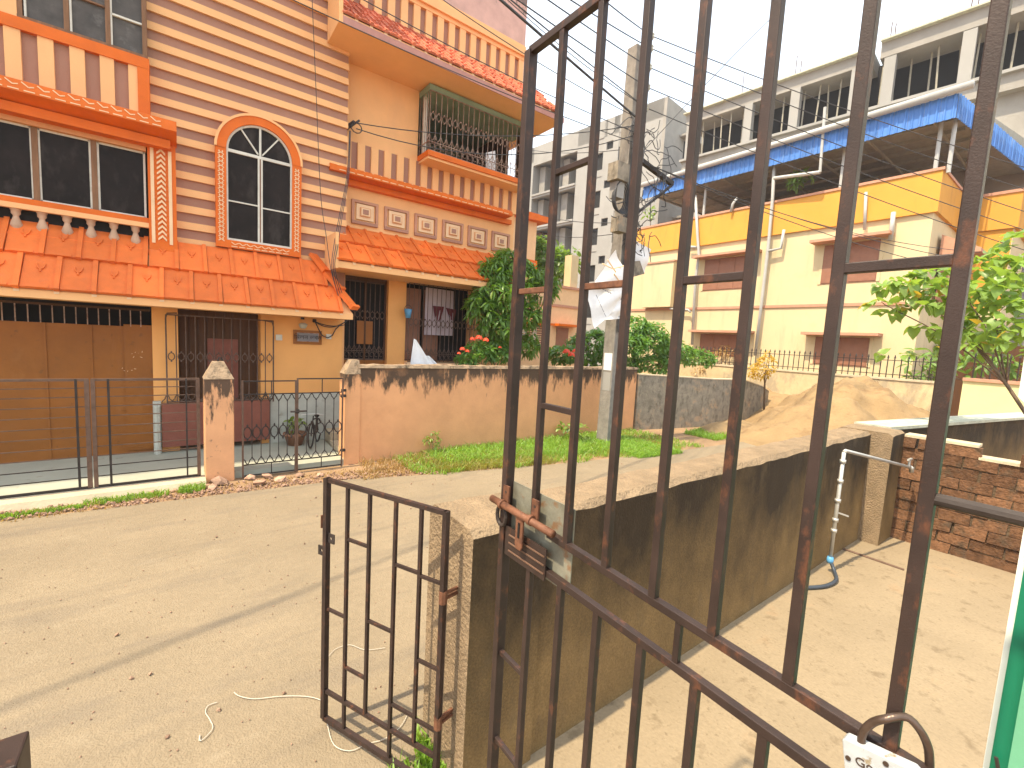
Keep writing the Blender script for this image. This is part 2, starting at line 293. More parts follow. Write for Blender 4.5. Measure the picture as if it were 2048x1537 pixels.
def thing(name, label, cat, loc=(0, 0, 0), group=None, rz=0.0):
    o = bpy.data.objects.new(name, None); o.empty_display_size = 0.2; COL.objects.link(o); o.location = loc; o.rotation_euler.z = rz
    WL[o.name] = Vector(loc); return tag(o, label, cat, group)
def put(name, me, parent, loc, rot=None, scale=None):
    """one more object of a shared mesh, loc in world, rot a Matrix (world orientation)"""
    o = bpy.data.objects.new(name, me); COL.objects.link(o)
    base = WL[parent.name] if parent else Vector((0, 0, 0)); o.location = Vector(loc) - base
    if rot is not None: o.rotation_euler = rot.to_euler()
    if scale: o.scale = scale
    if parent: o.parent = parent
    return o
def B(*a): return MB().box(*a)
def struct(o): o['kind'] = 'structure'; return o

# ================================================================== SETTING
YS, YR, YB = 8.80, 9.10, 8.60            # striped wall, recessed wing, bay of the orange house
g = MB().add([(-400, -300, -0.012), (700, -300, -0.012), (700, 700, -0.012), (-400, 700, -0.012)], [(0, 1, 2, 3)]).build('ground', M_earth); struct(g)
def sheet(name, pts, z, m):
    return struct(MB().add([(x, y, z) for x, y in pts], [tuple(range(len(pts)))]).build(name, m))
edge = [(-40, 8.0), (-8, 7.05), (-1.6, 6.85), (0.6, 6.72), (2.0, 6.62), (3.2, 6.30), (5.4, 5.85), (8.2, 5.45), (12, 5.2), (40, 4.4)]
sheet('road', [(-40, -1.0), (1.0, -1.0), (1.02, 1.9), (7.0, 2.05), (12, 2.0), (40, 1.2)] + edge[::-1], -0.004, M_road)
sheet('courtyard_floor', [(1.05, -6), (7.25, -6), (7.25, 1.8), (1.05, 1.8)], 0.004, M_court)
struct(MB().prism_x([(7.41, -0.05), (9.6, -0.05), (9.6, 0.18), (7.41, 0.088)], -12, 2.2).build('forecourt_floor', M_fore))
struct(MB().prism_x([(7.12, -0.05), (7.40, -0.05), (7.40, 0.085), (7.18, 0.075)], -12, 0.30).build('cement_kerb', M_kerb))

# ================================================================== ORANGE HOUSE
H = thing('orange_house', 'two-storey peach house with mauve stripes, orange trim and red tiled eaves across the road', 'house', (2.0, 9.0, 0))
# --- walls
def wall(*a, m=M_peach): return B(*a).build('wall', m, H)
wall(-9, 2.57, YS + 0.02, 15, 3.0, 11.5, m=M_mauve)          # body behind the siding
wall(1.17, 2.54, YS, 15, 0.0, 3.0, m=M_low)                            # name-plate wall
wall(-0.29, 0.03, YS, 9.2, 0.0, 3.0, m=M_low)                          # pier between garage and door
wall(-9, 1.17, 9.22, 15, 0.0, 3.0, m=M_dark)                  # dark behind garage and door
wall(-9, -0.20, YS + 0.01, 9.2, 2.42, 3.0)                    # lintel over garage
wall(0.03, 1.17, YS + 0.01, 9.2, 2.42, 3.0)
# recessed wing (opening of the balcony left free)
wall(2.57, 4.08, YR, 9.4, 5.24, 8.25)
wall(4.08, 6.66, YR, 9.4, 5.24, 5.78)
wall(2.57, 6.66, YR, 9.4, 7.24, 8.25)
wall(2.57, 6.66, YR, 9.4, 8.25, 8.85, m=M_mauve)
wall(2.57, 6.66, YR, 9.4, 4.16, 5.24)
wall(2.57, 2.66, YR, 9.4, 0, 4.16); wall(3.54, 3.93, YR, 9.4, 0, 4.16, m=M_low); wall(2.66, 3.54, YR, 9.4, 3.34, 4.16)
wall(3.93, 5.62, YR, 9.4, 3.30, 4.16); wall(3.93, 5.62, YR, 9.4, 0, 1.62); wall(5.62, 6.66, YR, 9.4, 0, 4.16)
wall(2.57, 6.66, 11.6, 15, 0, 9.0)
wall(2.58, 2.75, 9.4, 11.6, 0, 9.0, m=M_green); wall(6.50, 6.66, 9.4, 11.6, 0, 5.7); wall(6.58, 6.66, 9.4, 11.6, 7.24, 9.0); wall(6.56, 6.64, 9.45, 11.6, 5.7, 7.24, m=M_dbrown)
wall(2.75, 6.5, 9.4, 11.6, 5.55, 5.7, m=M_green); wall(2.75, 6.58, 9.4, 11.6, 7.26, 7.4, m=M_green); wall(2.75, 6.5, 11.5, 11.59, 5.7, 7.26, m=M_green)
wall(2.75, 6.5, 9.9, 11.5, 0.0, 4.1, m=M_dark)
for y0, y1, z0, z1 in ((9.03, 9.42, 8.72, 8.80), (8.98, 9.42, 8.80, 8.95), (9.02, 9.42, 8.95, 9.04)):
    B(2.58, 6.60 + (9.1 - y0), y0, y1, z0, z1).build('cornice', M_peach, H)
B(2.58, 6.68, 9.06, 15, 9.04, 10.4).build('parapet', M_pink, H)
B(-9, 2.25, 8.15, 15, 9.75, 9.95).build('unseen_shade_slab', M_peach, H)  # unseen overhang above the view, added to throw shade on the forecourt
# --- siding boards
zref = on_y(695, 315, YS).z; per = (on_y(695, 171, YS).z - on_y(695, 315, YS).z) / 5.0
for k in range(-9, 22):
    z0 = zref + k * per
    if z0 < 3.2 or z0 > 10: continue
    x0 = -0.26 if z0 > 4.9 else 0.02
    zz = per * 0.44
    MB().prism_x([(YS + 0.02, z0), (YS - 0.020, z0), (YS - 0.013, z0 + zz), (YS + 0.02, z0 + zz)], x0, 2.575).build('siding_board', M_peach, H)
# --- left bay
wall(-6, -0.29, YB + 0.05, YS, 5.0, 5.72, m=M_mauve)
wall(-6, -1.52, YB + 0.02, YS, 5.86, 7.5)
B(-6, -0.24, YB - 0.02, YS + 0.02, 5.715, 5.855).build('trim_band', M_orange, H)
B(-0.372, -0.242, YB - 0.018, YS + 0.02, 4.95, 5.713).build('trim_post', M_orange, H)
for k in range(-6, 5):
    x0 = -1.642 + 0.293 * k
    B(x0, x0 + (0.145 if k < 4 else 0.098), YB + 0.0, YB + 0.06, 5.0, 5.716).build('pilaster_strip', M_peach, H)
can = MB().prism_x([(8.22, 4.855), (8.60, 4.74), (8.62, 5.00), (8.36, 5.035), (8.24, 4.99)], -6, 0.055).build('canopy', M_orange, H)
B(-6, -0.02, 8.42, YB + 0.1, 4.66, 4.775).build('canopy_soffit', M_orange, H)
def zigzag(x0, x1, yA, zA, yB, zB, step, parent, m=M_cream):
    b = MB(); n = int((x1 - x0) / step)
    def P(x, t): return (x, yA + (yB - yA) * t - 0.004, zA + (zB - zA) * t)
    for i in range(n):
        xa = x0 + i * step; w = step
        b.bar(P(xa, 0.88), P(xa + w * 0.45, 0.5), 0.012, 0.012, up=(0, -1, 0)); b.bar(P(xa + w * 0.45, 0.5), P(xa + w * 0.8, 0.62), 0.012, 0.012, up=(0, -1, 0))
        b.bar(P(xa + 0.02, 0.1), P(xa + w * 0.85, 0.1), 0.012, 0.012, up=(0, -1, 0))
    o = b.build('zigzag_relief', m, parent); o['kind'] = 'stuff'; return o
zigzag(-5.9, 0.03, 8.225, 4.865, 8.245, 4.99, 0.135, can)
B(-6, -0.30, YB - 0.01, YS, 4.60, 4.665).build('window_head', M_peach2, H)
# bay window: frames and panes
win = B(-6, -0.285, YB + 0.005, YB + 0.05, 3.60, 3.675).build('bay_window', M_orange, H)
B(-6, -0.285, YB - 0.015, YB + 0.06, 3.535, 3.60).build('window_sill', M_peach, win)
for i, (a, b_) in enumerate(((-3.10, -2.02), (-1.99, -1.46), (-1.39, -0.90), (-0.82, -0.325))):
    B(a, b_, YB + 0.075, YB + 0.085, 3.69, 4.585).build('pane', M_glass, win)
    f = MB()
    for x in (a, b_): f.box(x - 0.012, x + 0.012, YB + 0.06, YB + 0.09, 3.68, 4.60)
    f.box(a, b_, YB + 0.06, YB + 0.09, 3.675, 3.70); f.box(a, b_, YB + 0.06, YB + 0.09, 4.575, 4.60)
    f.build('sash', M_white, win)
for x in (-2.0, -1.425, -0.86): B(x - 0.03, x + 0.03, YB + 0.04, YB + 0.1, 3.675, 4.60).build('mullion', M_wood, win)
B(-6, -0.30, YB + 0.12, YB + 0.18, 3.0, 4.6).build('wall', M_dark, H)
# upper window
up = B(-1.52, -0.26, YB + 0.01, YB + 0.06, 5.86, 5.90).build('upper_window', M_wood, H)
for a, b_ in ((-1.47, -1.10), (-1.05, -0.70), (-0.64, -0.31)):
    B(a, b_, YB + 0.075, YB + 0.085, 5.90, 7.2).build('pane', M_glassup, up)
for x in (-1.50, -1.075, -0.67, -0.285): B(x - 0.026, x + 0.026, YB + 0.03, YB + 0.09, 5.90, 7.3).build('mullion', M_wood, up)
for x in (-1.45, -1.035, -0.635): B(x - 0.01, x + 0.01, YB + 0.04, YB + 0.088, 5.9, 7.2).build('sash', M_white, up)
B(-0.63, -0.30, YB + 0.04, YB + 0.088, 6.30, 6.325).build('glazing_bar', M_white, up)
B(-1.04, -0.70, YB + 0.04, YB + 0.088, 6.36, 6.38).build('glazing_bar', M_wood, up)
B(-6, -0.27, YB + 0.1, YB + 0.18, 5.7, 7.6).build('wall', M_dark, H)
# pilaster with chevrons
pl = B(-0.285, 0.04, YB - 0.03, YS + 0.02, 3.22, 4.76).build('pilaster', M_orange, H)
for x in (-0.235, -0.03): B(x - 0.02, x + 0.02, YB - 0.045, YB - 0.02, 3.33, 4.66).build('strip', M_cream, pl)
cv = MB()
for s in (-1, 1): cv.prism_y([(0, 0.022), (0, 0.055), (s * 0.05, 0.0), (s * 0.05, -0.03)][::s], -0.014, 0.01)
cvm = cv.mesh('chevron', M_cream)
for i in range(18): put('chevron', cvm, pl, (-0.132, YB - 0.035, 3.40 + i * 0.0715))
# balustrade
bl = B(-6, -0.285, 8.56, 8.76, 3.14, 3.225).build('balustrade', M_tile, H)
bp = MB().lathe((0, 0, 0), [(0.052, 0), (0.052, 0.03), (0.03, 0.045), (0.052, 0.09), (0.060, 0.125), (0.030, 0.215), (0.028, 0.235), (0.046, 0.26), (0.046, 0.30), (0.055, 0.305), (0.055, 0.325)], 12).mesh('baluster', M_bal, True)
for i in range(10): put('baluster', bp, bl, (-0.442 - 0.237 * i, 8.66, 3.215))
# --- arched window
aw = MB()
aw.ringarc(1.155, 4.95, 0.475, 0.62, YS - 0.135, YS + 0.02, 0, math.pi, 26)
A = aw.build('arched_window', M_orange, H)
MB().box(0.535, 0.68, YS - 0.125, YS + 0.02, 3.43, 4.95).box(1.63, 1.775, YS - 0.125, YS + 0.02, 3.43, 4.95).box(0.68, 1.63, YS - 0.125, YS + 0.02, 3.43, 3.55).build('surround', M_orange, A)
zz = MB()
for s, xx in ((0, 0.607), (1, 1.703)):
    for i in range(21):
        z = 3.52 + i * 0.066
        zz.bar((xx - 0.04, YS - 0.128, z), (xx, YS - 0.128, z + 0.03), 0.014, 0.012, up=(0, -1, 0)); zz.bar((xx, YS - 0.128, z + 0.03), (xx + 0.04, YS - 0.128, z), 0.014, 0.012, up=(0, -1, 0))
        zz.bar((xx - 0.022, YS - 0.128, z + 0.03), (xx - 0.022, YS - 0.128, z + 0.055), 0.016, 0.012, up=(0, -1, 0)); zz.bar((xx + 0.022, YS - 0.128, z + 0.03), (xx + 0.022, YS - 0.128, z + 0.055), 0.016, 0.012, up=(0, -1, 0))
for i in range(8):
    x = 0.74 + i * 0.107; zz.bar((x, YS - 0.128, 3.52), (x + 0.05, YS - 0.128, 3.485), 0.012, 0.012, up=(0, -1, 0)); zz.bar((x + 0.05, YS - 0.128, 3.485), (x + 0.1, YS - 0.128, 3.515), 0.012, 0.012, up=(0, -1, 0))
    zz.bar((x, YS - 0.128, 3.455), (x + 0.085, YS - 0.128, 3.455), 0.012, 0.012, up=(0, -1, 0))
zz.build('zigzag_relief', M_cream, A)['kind'] = 'stuff'
MB().ringarc(1.155, 4.95, 0.60, 0.635, YS - 0.15, YS - 0.115, 0, math.pi, 26).build('arch_bead', M_peach, A)
poly = [(0.68, 3.55), (1.63, 3.55), (1.63, 4.95)] + [(1.155 + 0.475 * math.cos(t), 4.95 + 0.475 * math.sin(t)) for t in [math.pi * i / 20 for i in range(1, 20)]] + [(0.68, 4.95)]
MB().prism_y(poly, YS - 0.066, YS - 0.052).build('pane', M_glass, A)
fb = MB(); yf0, yf1 = YS - 0.100, YS - 0.060
fb.box(0.68, 0.705, yf0, yf1, 3.55, 4.95).box(1.605, 1.63, yf0, yf1, 3.55, 4.95).box(0.705, 1.605, yf0, yf1, 3.55, 3.585)
fb.ringarc(1.155, 4.95, 0.445, 0.475, yf0, yf1, 0, math.pi, 22)
fb.build('window_frame', M_white, A)
gbars = [MB().box(0.705, 1.605, yf0 + .004, yf1, 4.92, 4.965), MB().box(1.12, 1.145, yf0 + .004, yf1, 3.585, 4.918), MB().box(1.165, 1.19, yf0 + .004, yf1, 3.585, 4.918), MB().box(1.14, 1.17, yf0 + .006, yf1, 4.967, 5.395),
         MB().box(0.705, 1.118, yf0 + .01, yf1, 4.16, 4.18), MB().box(1.192, 1.605, yf0 + .01, yf1, 4.14, 4.16)]
for s in (-1, 1): gbars.append(MB().bar((1.155 + s * 0.03, YS - 0.082, 4.985), (1.155 + s * 0.27, YS - 0.082, 5.31), 0.02, 0.03, up=(0, -1, 0)))
for b in gbars: b.build('glazing_bar', M_white, A)
MB().box(1.146, 1.164, yf0 + .012, yf1, 3.585, 4.918).build('meeting_post', M_wood, A)

# --- tiled eaves
def tile_mesh(w, L, m):
    b = MB(); t = 0.030
    b.add([(-w / 2, 0, 0), (w / 2 - 0.055, 0, 0), (w / 2 - 0.055, 0, -L), (-w / 2, 0, -L), (-w / 2, t, 0), (w / 2 - 0.055, t, 0), (w / 2 - 0.055, t, -L), (-w / 2, t, -L)],
          [(0, 1, 2, 3), (4, 7, 6, 5), (0, 4, 5, 1), (1, 5, 6, 2), (2, 6, 7, 3), (3, 7, 4, 0)])
    b.box(w / 2 - 0.055, w / 2 - 0.004, -0.026, t, -L - 0.016, 0.0)          # raised side rib
    b.box(-w / 2 + 0.05, w / 2 - 0.10, -0.014, 0.004, -L - 0.006, -L + 0.035)  # dropped lip
    uz = -L * .36                                                         # pressed U mark
    U = [(-.055, uz + .035), (-.052, uz - .01), (-.040, uz - .045), (-.018, uz - .062), (.004, uz - .045), (.016, uz - .01), (.019, uz + .035)]
    for (xa, za), (xb, zb_) in zip(U, U[1:]): b.bar((xa, -.006, za), (xb, -.006, zb_), .014, .026, up=(0, -1, 0))
    b.box(-.026, -.010, -.018, .002, uz - .105, uz - .062)
    return b.mesh('roof_tile', m)
def eave(name, x0, x1, yf, zf, yb, zb, w, rows, m, xoff, top=None, fascia=0.11, hip=0.0, lab=None, deck=M_peach, sof=M_peach):
    d = Vector((0, yb - yf, zb - zf)); Ltot = d.length; d.normalize(); nrm = Vector((0, -d.z, d.y))
    e = MB()
    n = 0.03
    e.prism_x([(yf, zf - fascia), (yf, zf - 0.015), (yb, zb - 0.03), (yb, zf - fascia)], x0, x1) if not hip else \
        e.add([(x0, yf, zf - fascia), (x1, yf, zf - fascia), (x1, yf, zf - 0.015), (x0, yf, zf - 0.015), (x0, yb, zf - fascia), (x1, yb, zf - fascia), (x1 - hip, yb, zb - 0.03), (x0, yb, zb - 0.03)],
              [(0, 1, 2, 3), (3, 2, 6, 7), (1, 5, 6, 2), (0, 4, 5, 1), (0, 3, 7, 4), (4, 7, 6, 5)])
    E_ = e.build(name, deck, H)
    if lab: E_['label'] = lab
    L = Ltot / rows; tm = tile_mesh(w, L * 1.03, m)
    rot = Matrix(((1, 0, 0), (0, -nrm.y, d.y), (0, -nrm.z, d.z)))   # local x->X, y->-nrm, z->slope
    tilt = Matrix.Rotation(R_(-3.0), 3, 'X')
    for r in range(rows):
        top_pt = Vector((0, yf, zf)) + d * (L * (r + 1)) + nrm * 0.02
        off = xoff + (w / 2 if r % 2 else 0)
        i = 0; x = x0 + off
        while x < x1 + 0.01:
            lim = x1 - (hip * (r + 0.6) / rows if hip else 0) - w * 0.42
            if x >= x0 + w * 0.4 and x <= lim + (0.02 if not hip else 0.06):
                jr = Matrix.Rotation(R_(random.uniform(-0.7, 0.7)), 3, 'Y')
                put('roof_tile', tm, E_, (x + random.uniform(-.004, .004), top_pt.y, top_pt.z), rot @ tilt @ jr)
            x += w
    # cement blobs closing the tile ends
    bb = MB(); x = x0 + xoff
    while x < x1 - 0.05:
        bb.box(x + w / 2 - 0.055, x + w / 2 - 0.005, yf - 0.012, yf + 0.05, zf - 0.045, zf + 0.01); x += w
    bb.build('mortar_plugs', M_cream, E_)['kind'] = 'stuff'
    return E_, d, nrm
E1, d1, n1 = eave('lower_eave', -3.6, 2.50, 8.06, 2.51, 8.74, 3.40, 0.349, 2, M_tile, 0.166, hip=0.44, lab='long lower eave over the garage and door')
hipA, hipB = Vector((2.52, 8.04, 2.56)), Vector((2.00, 8.78, 3.50))
hd = (hipB - hipA)
for i in range(3):
    p, q = hipA + hd * (i / 3), hipA + hd * ((i + 1.06) / 3)
    MB().bar(p + Vector((0, -.02, .03)), q + Vector((0, -.01, .01)), 0.16, 0.06).bar(p + Vector((0, -.03, .04)), p + hd * 0.04 + Vector((0, -.03, .04)), 0.20, 0.085).build('ridge_tile', M_tile, E1)
E2, _, _ = eave('wing_lower_eave', 2.25, 6.30, 8.13, 3.40, 9.10, 4.18, 0.326, 2, M_tile, 0.14, lab='lower eave over the grilled window and side door', fascia=0.12)
B(2.20, 2.25, 8.10, 8.80, 3.26, 3.86).build('verge_board', M_peach, E2)
E3, _, _ = eave('upper_eave', 2.25, 7.12, 8.06, 7.31, 9.10, 8.22, 0.25, 4, M_tile2, 0.12, lab='upper weathered eave above the balcony', fascia=0.15)
B(2.25, 7.14, 8.045, 8.062, 7.155, 7.27).build('fascia_board', M_pfas, E3)
B(6.66, 7.1, 9.1, 13.5, 7.14, 7.30).build('eave_return', M_peach, E3)
B(2.19, 2.25, 8.05, 8.76, 7.16, 7.92).build('verge_board', M_peach, E3)
# zigzag ledge over the square motifs
lg = MB().prism_x([(8.74, 5.07), (8.74, 5.15), (8.80, 5.20), (9.12, 5.23), (9.12, 5.05)], 2.26, 6.34).build('ledge', M_orange, H)
zigzag(2.4, 6.30, 8.735, 5.085, 8.80, 5.205, 0.16, lg)
B(2.57, 6.50, 8.98, 9.12, 4.95, 5.05).build('ledge_bed', M_orange, H)
# vertical strips of the wing
B(2.57, 6.66, YR - 0.02, YR + 0.02, 5.23, 5.78).build('recess_panel', M_mauve, H)
for k in range(16):
    x0 = 2.60 + k * 0.263 - 0.03
    B(x0, min(x0 + 0.14, 6.655), YR - 0.07, YR - 0.015, 5.225, 5.775).build('pilaster_strip', M_peach, H)
for k in range(16):
    x0 = 2.60 + k * 0.263 - 0.03
    B(x0, min(x0 + 0.14, 6.655), YR - 0.06, YR + 0.02, 8.1, 8.73).build('pilaster_strip', M_peach, H)
# square motifs
for i in range(6):
    cx = 3.01 + i * 0.652; z0, z1 = 4.29, 4.73
    q = MB()
    for a in ((cx - .26, cx + .26, z1 - .05, z1), (cx - .26, cx - .21, z0 + .05, z1 - .05), (cx + .21, cx + .26, z0 + .05, z1 - .05)): q.box(a[0], a[1], YR - 0.045, YR + .01, a[2], a[3])
    mo = q.build('square_motif', M_redband, H)
    B(cx - .255, cx + .255, YR - .05, YR + .01, z0 - 0.01, z0 + .05).build('sill_strip', M_mauve, mo)
    B(cx - .17, cx + .17, YR - .035, YR + .01, z0 + .085, z1 - .065).build('panel', M_cream, mo)
    B(cx - .10, cx + .10, YR - .06, YR - .03, z0 + .145, z1 - .125).build('panel', M_peach2, mo)
    B(cx - .085, cx + .085, YR - .075, YR - .05, z0 + .16, z1 - .14).build('panel', M_cream, mo)
    B(cx - .055, cx + .055, YR - .085, YR - .06, z0 + .185, z1 - .165).build('panel', M_mauve, mo)
# --- grille builder (rods with a row of rings and pointed arches)
def grille(name, x0, x1, y, z0, z1, step, m, parent, zring=None, rr=0.055, arch_top=False, arch_bot=True, scroll=True, rad=0.008):
    G = MB().bar((x0, y, z0), (x1, y, z0), 0.02).build(name, m, parent); MB().bar((x0, y, z1), (x1, y, z1), 0.02).build('rail', m, G)
    n = max(1, round((x1 - x0) / step)); st = (x1 - x0) / n
    rod = MB().tube([(0, 0, z0), (0, 0, z1)], rad, 5)
    rm = rod.mesh('rod', m)
    base = WL[parent.name]
    for i in range(n + 1): put('rod', rm, G, (x0 + i * st, y, 0))
    if zring:
        rg = MB().tube([(rr * 0.8 * math.cos(t), 0, rr * 1.15 * math.sin(t)) for t in [2 * math.pi * k / 12 for k in range(13)]], rad * .9, 4)
        rg.box(-.01, .01, -.01, .01, rr * 1.15, rr * 1.15 + .025); rg.box(-.01, .01, -.01, .01, -rr * 1.15 - .025, -rr * 1.15); gm = rg.mesh('ring', m)
        for i in range(n): put('ring', gm, G, (x0 + (i + .5) * st, y - .004, zring))
    h = st * 1.0
    def archm(sgn):
        b = MB(); pts = [(-st / 2, 0, 0), (-st * .46, 0, sgn * h * .18), (-st * .22, 0, sgn * h * .42), (-st * .2, 0, sgn * h * .62), (0, 0, sgn * h)]
        b.tube(pts, rad * .9, 4); b.tube([(-x, yy, z) for x, yy, z in pts], rad * .9, 4); return b.mesh('arch', m)
    if arch_top:
        am = archm(1)
        for i in range(n): put('arch', am, G, (x0 + (i + .5) * st, y - .004, z1 - h))
    if arch_bot:
        am = archm(1); zb = z0 + (0.18 if scroll else 0)
        for i in range(n + 1): put('arch', am, G, (x0 + i * st, y - .004, zb))
    if scroll:
        b = MB().bar((x0, y, z0 + .17), (x1, y, z0 + .17), .014)
        for i in range(n):
            xx = x0 + (i + .5) * st
            b.tube([(xx + st * .5 * math.cos(t) * (1 - t / 9), y - .004, z0 + .085 + .075 * math.sin(t) * (1 - t / 9)) for t in [k * .7 for k in range(9)]], rad * .8, 4)
        b.build('scroll_band', m, G)
    return G
# --- balcony
bz = 5.80
BAL = MB().box(4.08, 6.66, 8.60, YR + .05, bz - .02, bz + .08).build('balcony', M_orange, H)
B(4.10, 6.64, 8.64, YR + .03, bz - .07, bz - .021).build('slab_underside', M_peach, BAL)
B(4.08, 6.68, 8.62, 9.4, 7.02, 7.13).build('beam', M_green, BAL)
grille('front_grille', 4.11, 6.64, 8.63, bz + .09, 7.02, .128, M_grille, H, zring=6.55, scroll=True)
sg = MB()
for i in range(4): sg.tube([(4.11, 8.72 + i * .12, bz + .09), (4.11, 8.72 + i * .12, 7.02)], .008, 5); sg.tube([(6.64, 8.72 + i * .12, bz + .09), (6.64, 8.72 + i * .12, 7.02)], .008, 5)
sg.bar((4.11, 8.63, bz + .27), (4.11, 9.08, bz + .27), .016).bar((6.64, 8.63, bz + .27), (6.64, 9.08, bz + .27), .016)
sg.build('side_grille', M_grille, BAL)
B(6.53, 6.655, 8.66, 8.80, bz + .081, 7.02).build('corner_post', M_peach2, BAL)
B(6.60, 6.65, 8.80, 9.08, bz + .081, 7.02).build('end_screen', M_dbrown, BAL)
MB().tube([(4.17, 8.98, bz + .08), (4.17, 8.98, 7.02)], .04, 10).build('pipe', M_white, BAL)
B(5.0, 5.9, 11.44, 11.5, 5.72, 7.05).build('back_door', M_dbrown, BAL)
# --- side door and grilled window of the wing
SD = B(2.66, 3.54, 9.22, 9.27, 0.05, 1.62).build('side_door', M_brown, H)
for a, b_ in ((2.68, 3.085), (3.11, 3.52)): B(a, b_, 9.20, 9.218, 0.1, 1.60).build('leaf_panel', M_brown, SD)
B(2.66, 3.54, 9.21, 9.27, 3.22, 3.34).build('door_head', M_dbrown, SD)
for a in (2.94, 3.12): B(a, a + .14, 9.205, 9.22, 1.95, 2.42).build('notice_board', M_brown, SD)
for x in (2.675, 3.10, 3.525): B(x - .018, x + .018, 9.205, 9.25, 1.62, 3.22).build('door_stile', M_dbrown, SD)
grille('side_door_grille', 2.69, 3.51, 9.225, 1.64, 3.2, .10, M_dgrille, H, zring=2.55)
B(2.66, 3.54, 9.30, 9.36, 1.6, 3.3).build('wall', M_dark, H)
WW = B(3.93, 5.62, 8.96, 9.14, 1.55, 1.60).build('grilled_window', M_cream, H)
bt = B(0, .235, 0, .05, 0, .155).mesh('sill_tile', M_tile)
for i in range(8): put('sill_tile', bt, WW, (3.86 + i * .242, 8.93, 1.39), scale=(1, 1, 1))
B(3.84, 5.80, 8.985, 9.1, 1.38, 1.55).build('sill_bed', M_cream, WW)
grille('window_grille', 3.95, 5.58, 8.99, 1.62, 3.28, .112, M_dgrille, H, zring=2.46, arch_top=False)
B(3.90, 5.62, 8.97, 9.12, 3.29, 3.35).build('grille_hood', M_dbrown, WW)
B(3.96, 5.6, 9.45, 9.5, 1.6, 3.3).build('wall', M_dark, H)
for x in (4.0, 4.45): B(x, x + .36, 9.30, 9.34, 1.64, 3.2).build('shutter', M_shut, WW)
# --- garage
GD = B(-3.9, -0.31, 8.86, 8.90, 0.16, 2.09).build('garage_door', M_brown, H)
for x in (-2.55, -1.45, -0.98): B(x - .012, x + .012, 8.845, 8.87, 0.17, 2.08).build('seam', M_brown, GD)
B(-0.62, -.26, 8.835, 8.86, 0.2, 2.12).build('edge_leaf', M_brown, GD)
vb = B(-.006, .006, -.006, .006, 2.09, 2.33).mesh('vent_bar', M_grille)
for i in range(17): put('vent_bar', vb, GD, (-0.42 - i * .118, 8.84, 0))
MB().bar((-3.9, 8.84, 2.345), (-.31, 8.84, 2.345), .03).build('vent_rail', M_dbrown, GD)
B(-3.9, -.31, 8.88, 9.1, 2.35, 2.43).build('vent_head', M_dark, GD)
ch = MB()
for i, (u, v) in enumerate([(250, 742), (256, 742), (262, 741), (244, 738), (268, 738), (263, 708), (270, 706), (277, 707), (284, 706), (266, 716), (280, 714)]):
    p = on_y(u, v, 8.832); ch.bar(p, p + Vector((random.uniform(-.02, .03), 0, random.uniform(-.03, .03))), .006, .003, up=(0, -1, 0))
ch.build('chalk_marks', M_cream, GD)
# --- front door behind its lattice gate
FD = B(0.03, 1.17, 9.12, 9.16, 0.1, 2.42).build('front_door', M_dbrown, H)
for i in range(9): B(0.06 + i * .122, 0.165 + i * .122, 9.10, 9.118, .12, 2.4).build('plank', M_dbrown, FD)
B(.42, .86, 9.06, 9.08, 0.75, 1.95).build('notice_panel', M_rbrown, FD)
LG = grille('lattice_gate', -.12, 1.35, 8.70, .95, 2.30, .118, M_dgrille, H, zring=1.66, rr=.05, arch_top=False, scroll=False)
MB().tube([(1.35, 8.70, .9), (1.35, 8.70, 2.2), (1.33, 8.70, 2.28), (1.2, 8.7, 2.3)], .012, 6).build('lattice_frame', M_dgrille, LG); MB().tube([(-.12, 8.70, .9), (-.12, 8.70, 2.25), (-.10, 8.70, 2.32), (0.02, 8.7, 2.33)], .012, 6).build('lattice_frame', M_dgrille, LG)
B(-.19, 1.30, 8.68, 8.72, .24, .93).build('lattice_base', M_rbrown, LG)
MB().box(-.30, -.20, 8.72, YS - .002, .07, .96).tube([(-.25, 8.70, .08), (-.25, 8.70, .9)], .045, 8).build('dado', M_dado, H)
B(1.30, 2.545, YS - .02, YS + .02, .07, 1.02).build('dado', M_dado, H)
# name plate, lamp, switch boxes
NP = MB().box(1.68, 2.16, YS - .03, YS, 1.92, 2.17).build('name_board', M_brown, H)
B(1.74, 2.10, YS - .036, YS - .028, 1.97, 2.12).build('name_plate', M_print, NP)
MB().box(1.735, 2.105, YS - .042, YS - .03, 2.115, 2.125).box(1.735, 2.105, YS - .042, YS - .03, 1.965, 1.975).box(1.735, 1.745, YS - .042, YS - .03, 1.975, 2.115).box(2.095, 2.105, YS - .042, YS - .03, 1.975, 2.115).build('plate_rim', M_grille, NP)
def smooth_pts(P_, n=4):
    out = []
    for i in range(len(P_) - 1):
        a, b_, c, d = P_[max(i - 1, 0)], P_[i], P_[i + 1], P_[min(i + 2, len(P_) - 1)]
        for k in range(n):
            t = k / n; out.append(.5 * ((2 * b_) + (c - a) * t + (2 * a - 5 * b_ + 4 * c - d) * t * t + (3 * b_ - a - 3 * c + d) * t ** 3))
    return out + [P_[-1]]
def text_mesh(txt, size, m, ext=0.002):
    c = bpy.data.curves.new('lettering', 'FONT'); c.body = txt; c.size = size; c.extrude = ext; c.align_x = 'CENTER'; c.align_y = 'CENTER'
    o = bpy.data.objects.new('lettering', c); COL.objects.link(o); bpy.context.view_layer.update()
    me = bpy.data.meshes.new_from_object(o.evaluated_get(bpy.context.evaluated_depsgraph_get())); bpy.data.objects.remove(o)
    me.materials.clear(); me.materials.append(m); return me
XZ = Matrix.Rotation(R_(90), 3, 'X')
try:
    tm = text_mesh('\u09bf\u09ae\u09b2\u09a8 \u09ad\u09ac\u09a8', 0.105, M_iron2)
    put('lettering', tm, NP, (1.92, YS - .04, 2.04), XZ)
except Exception as e: print('text', e)
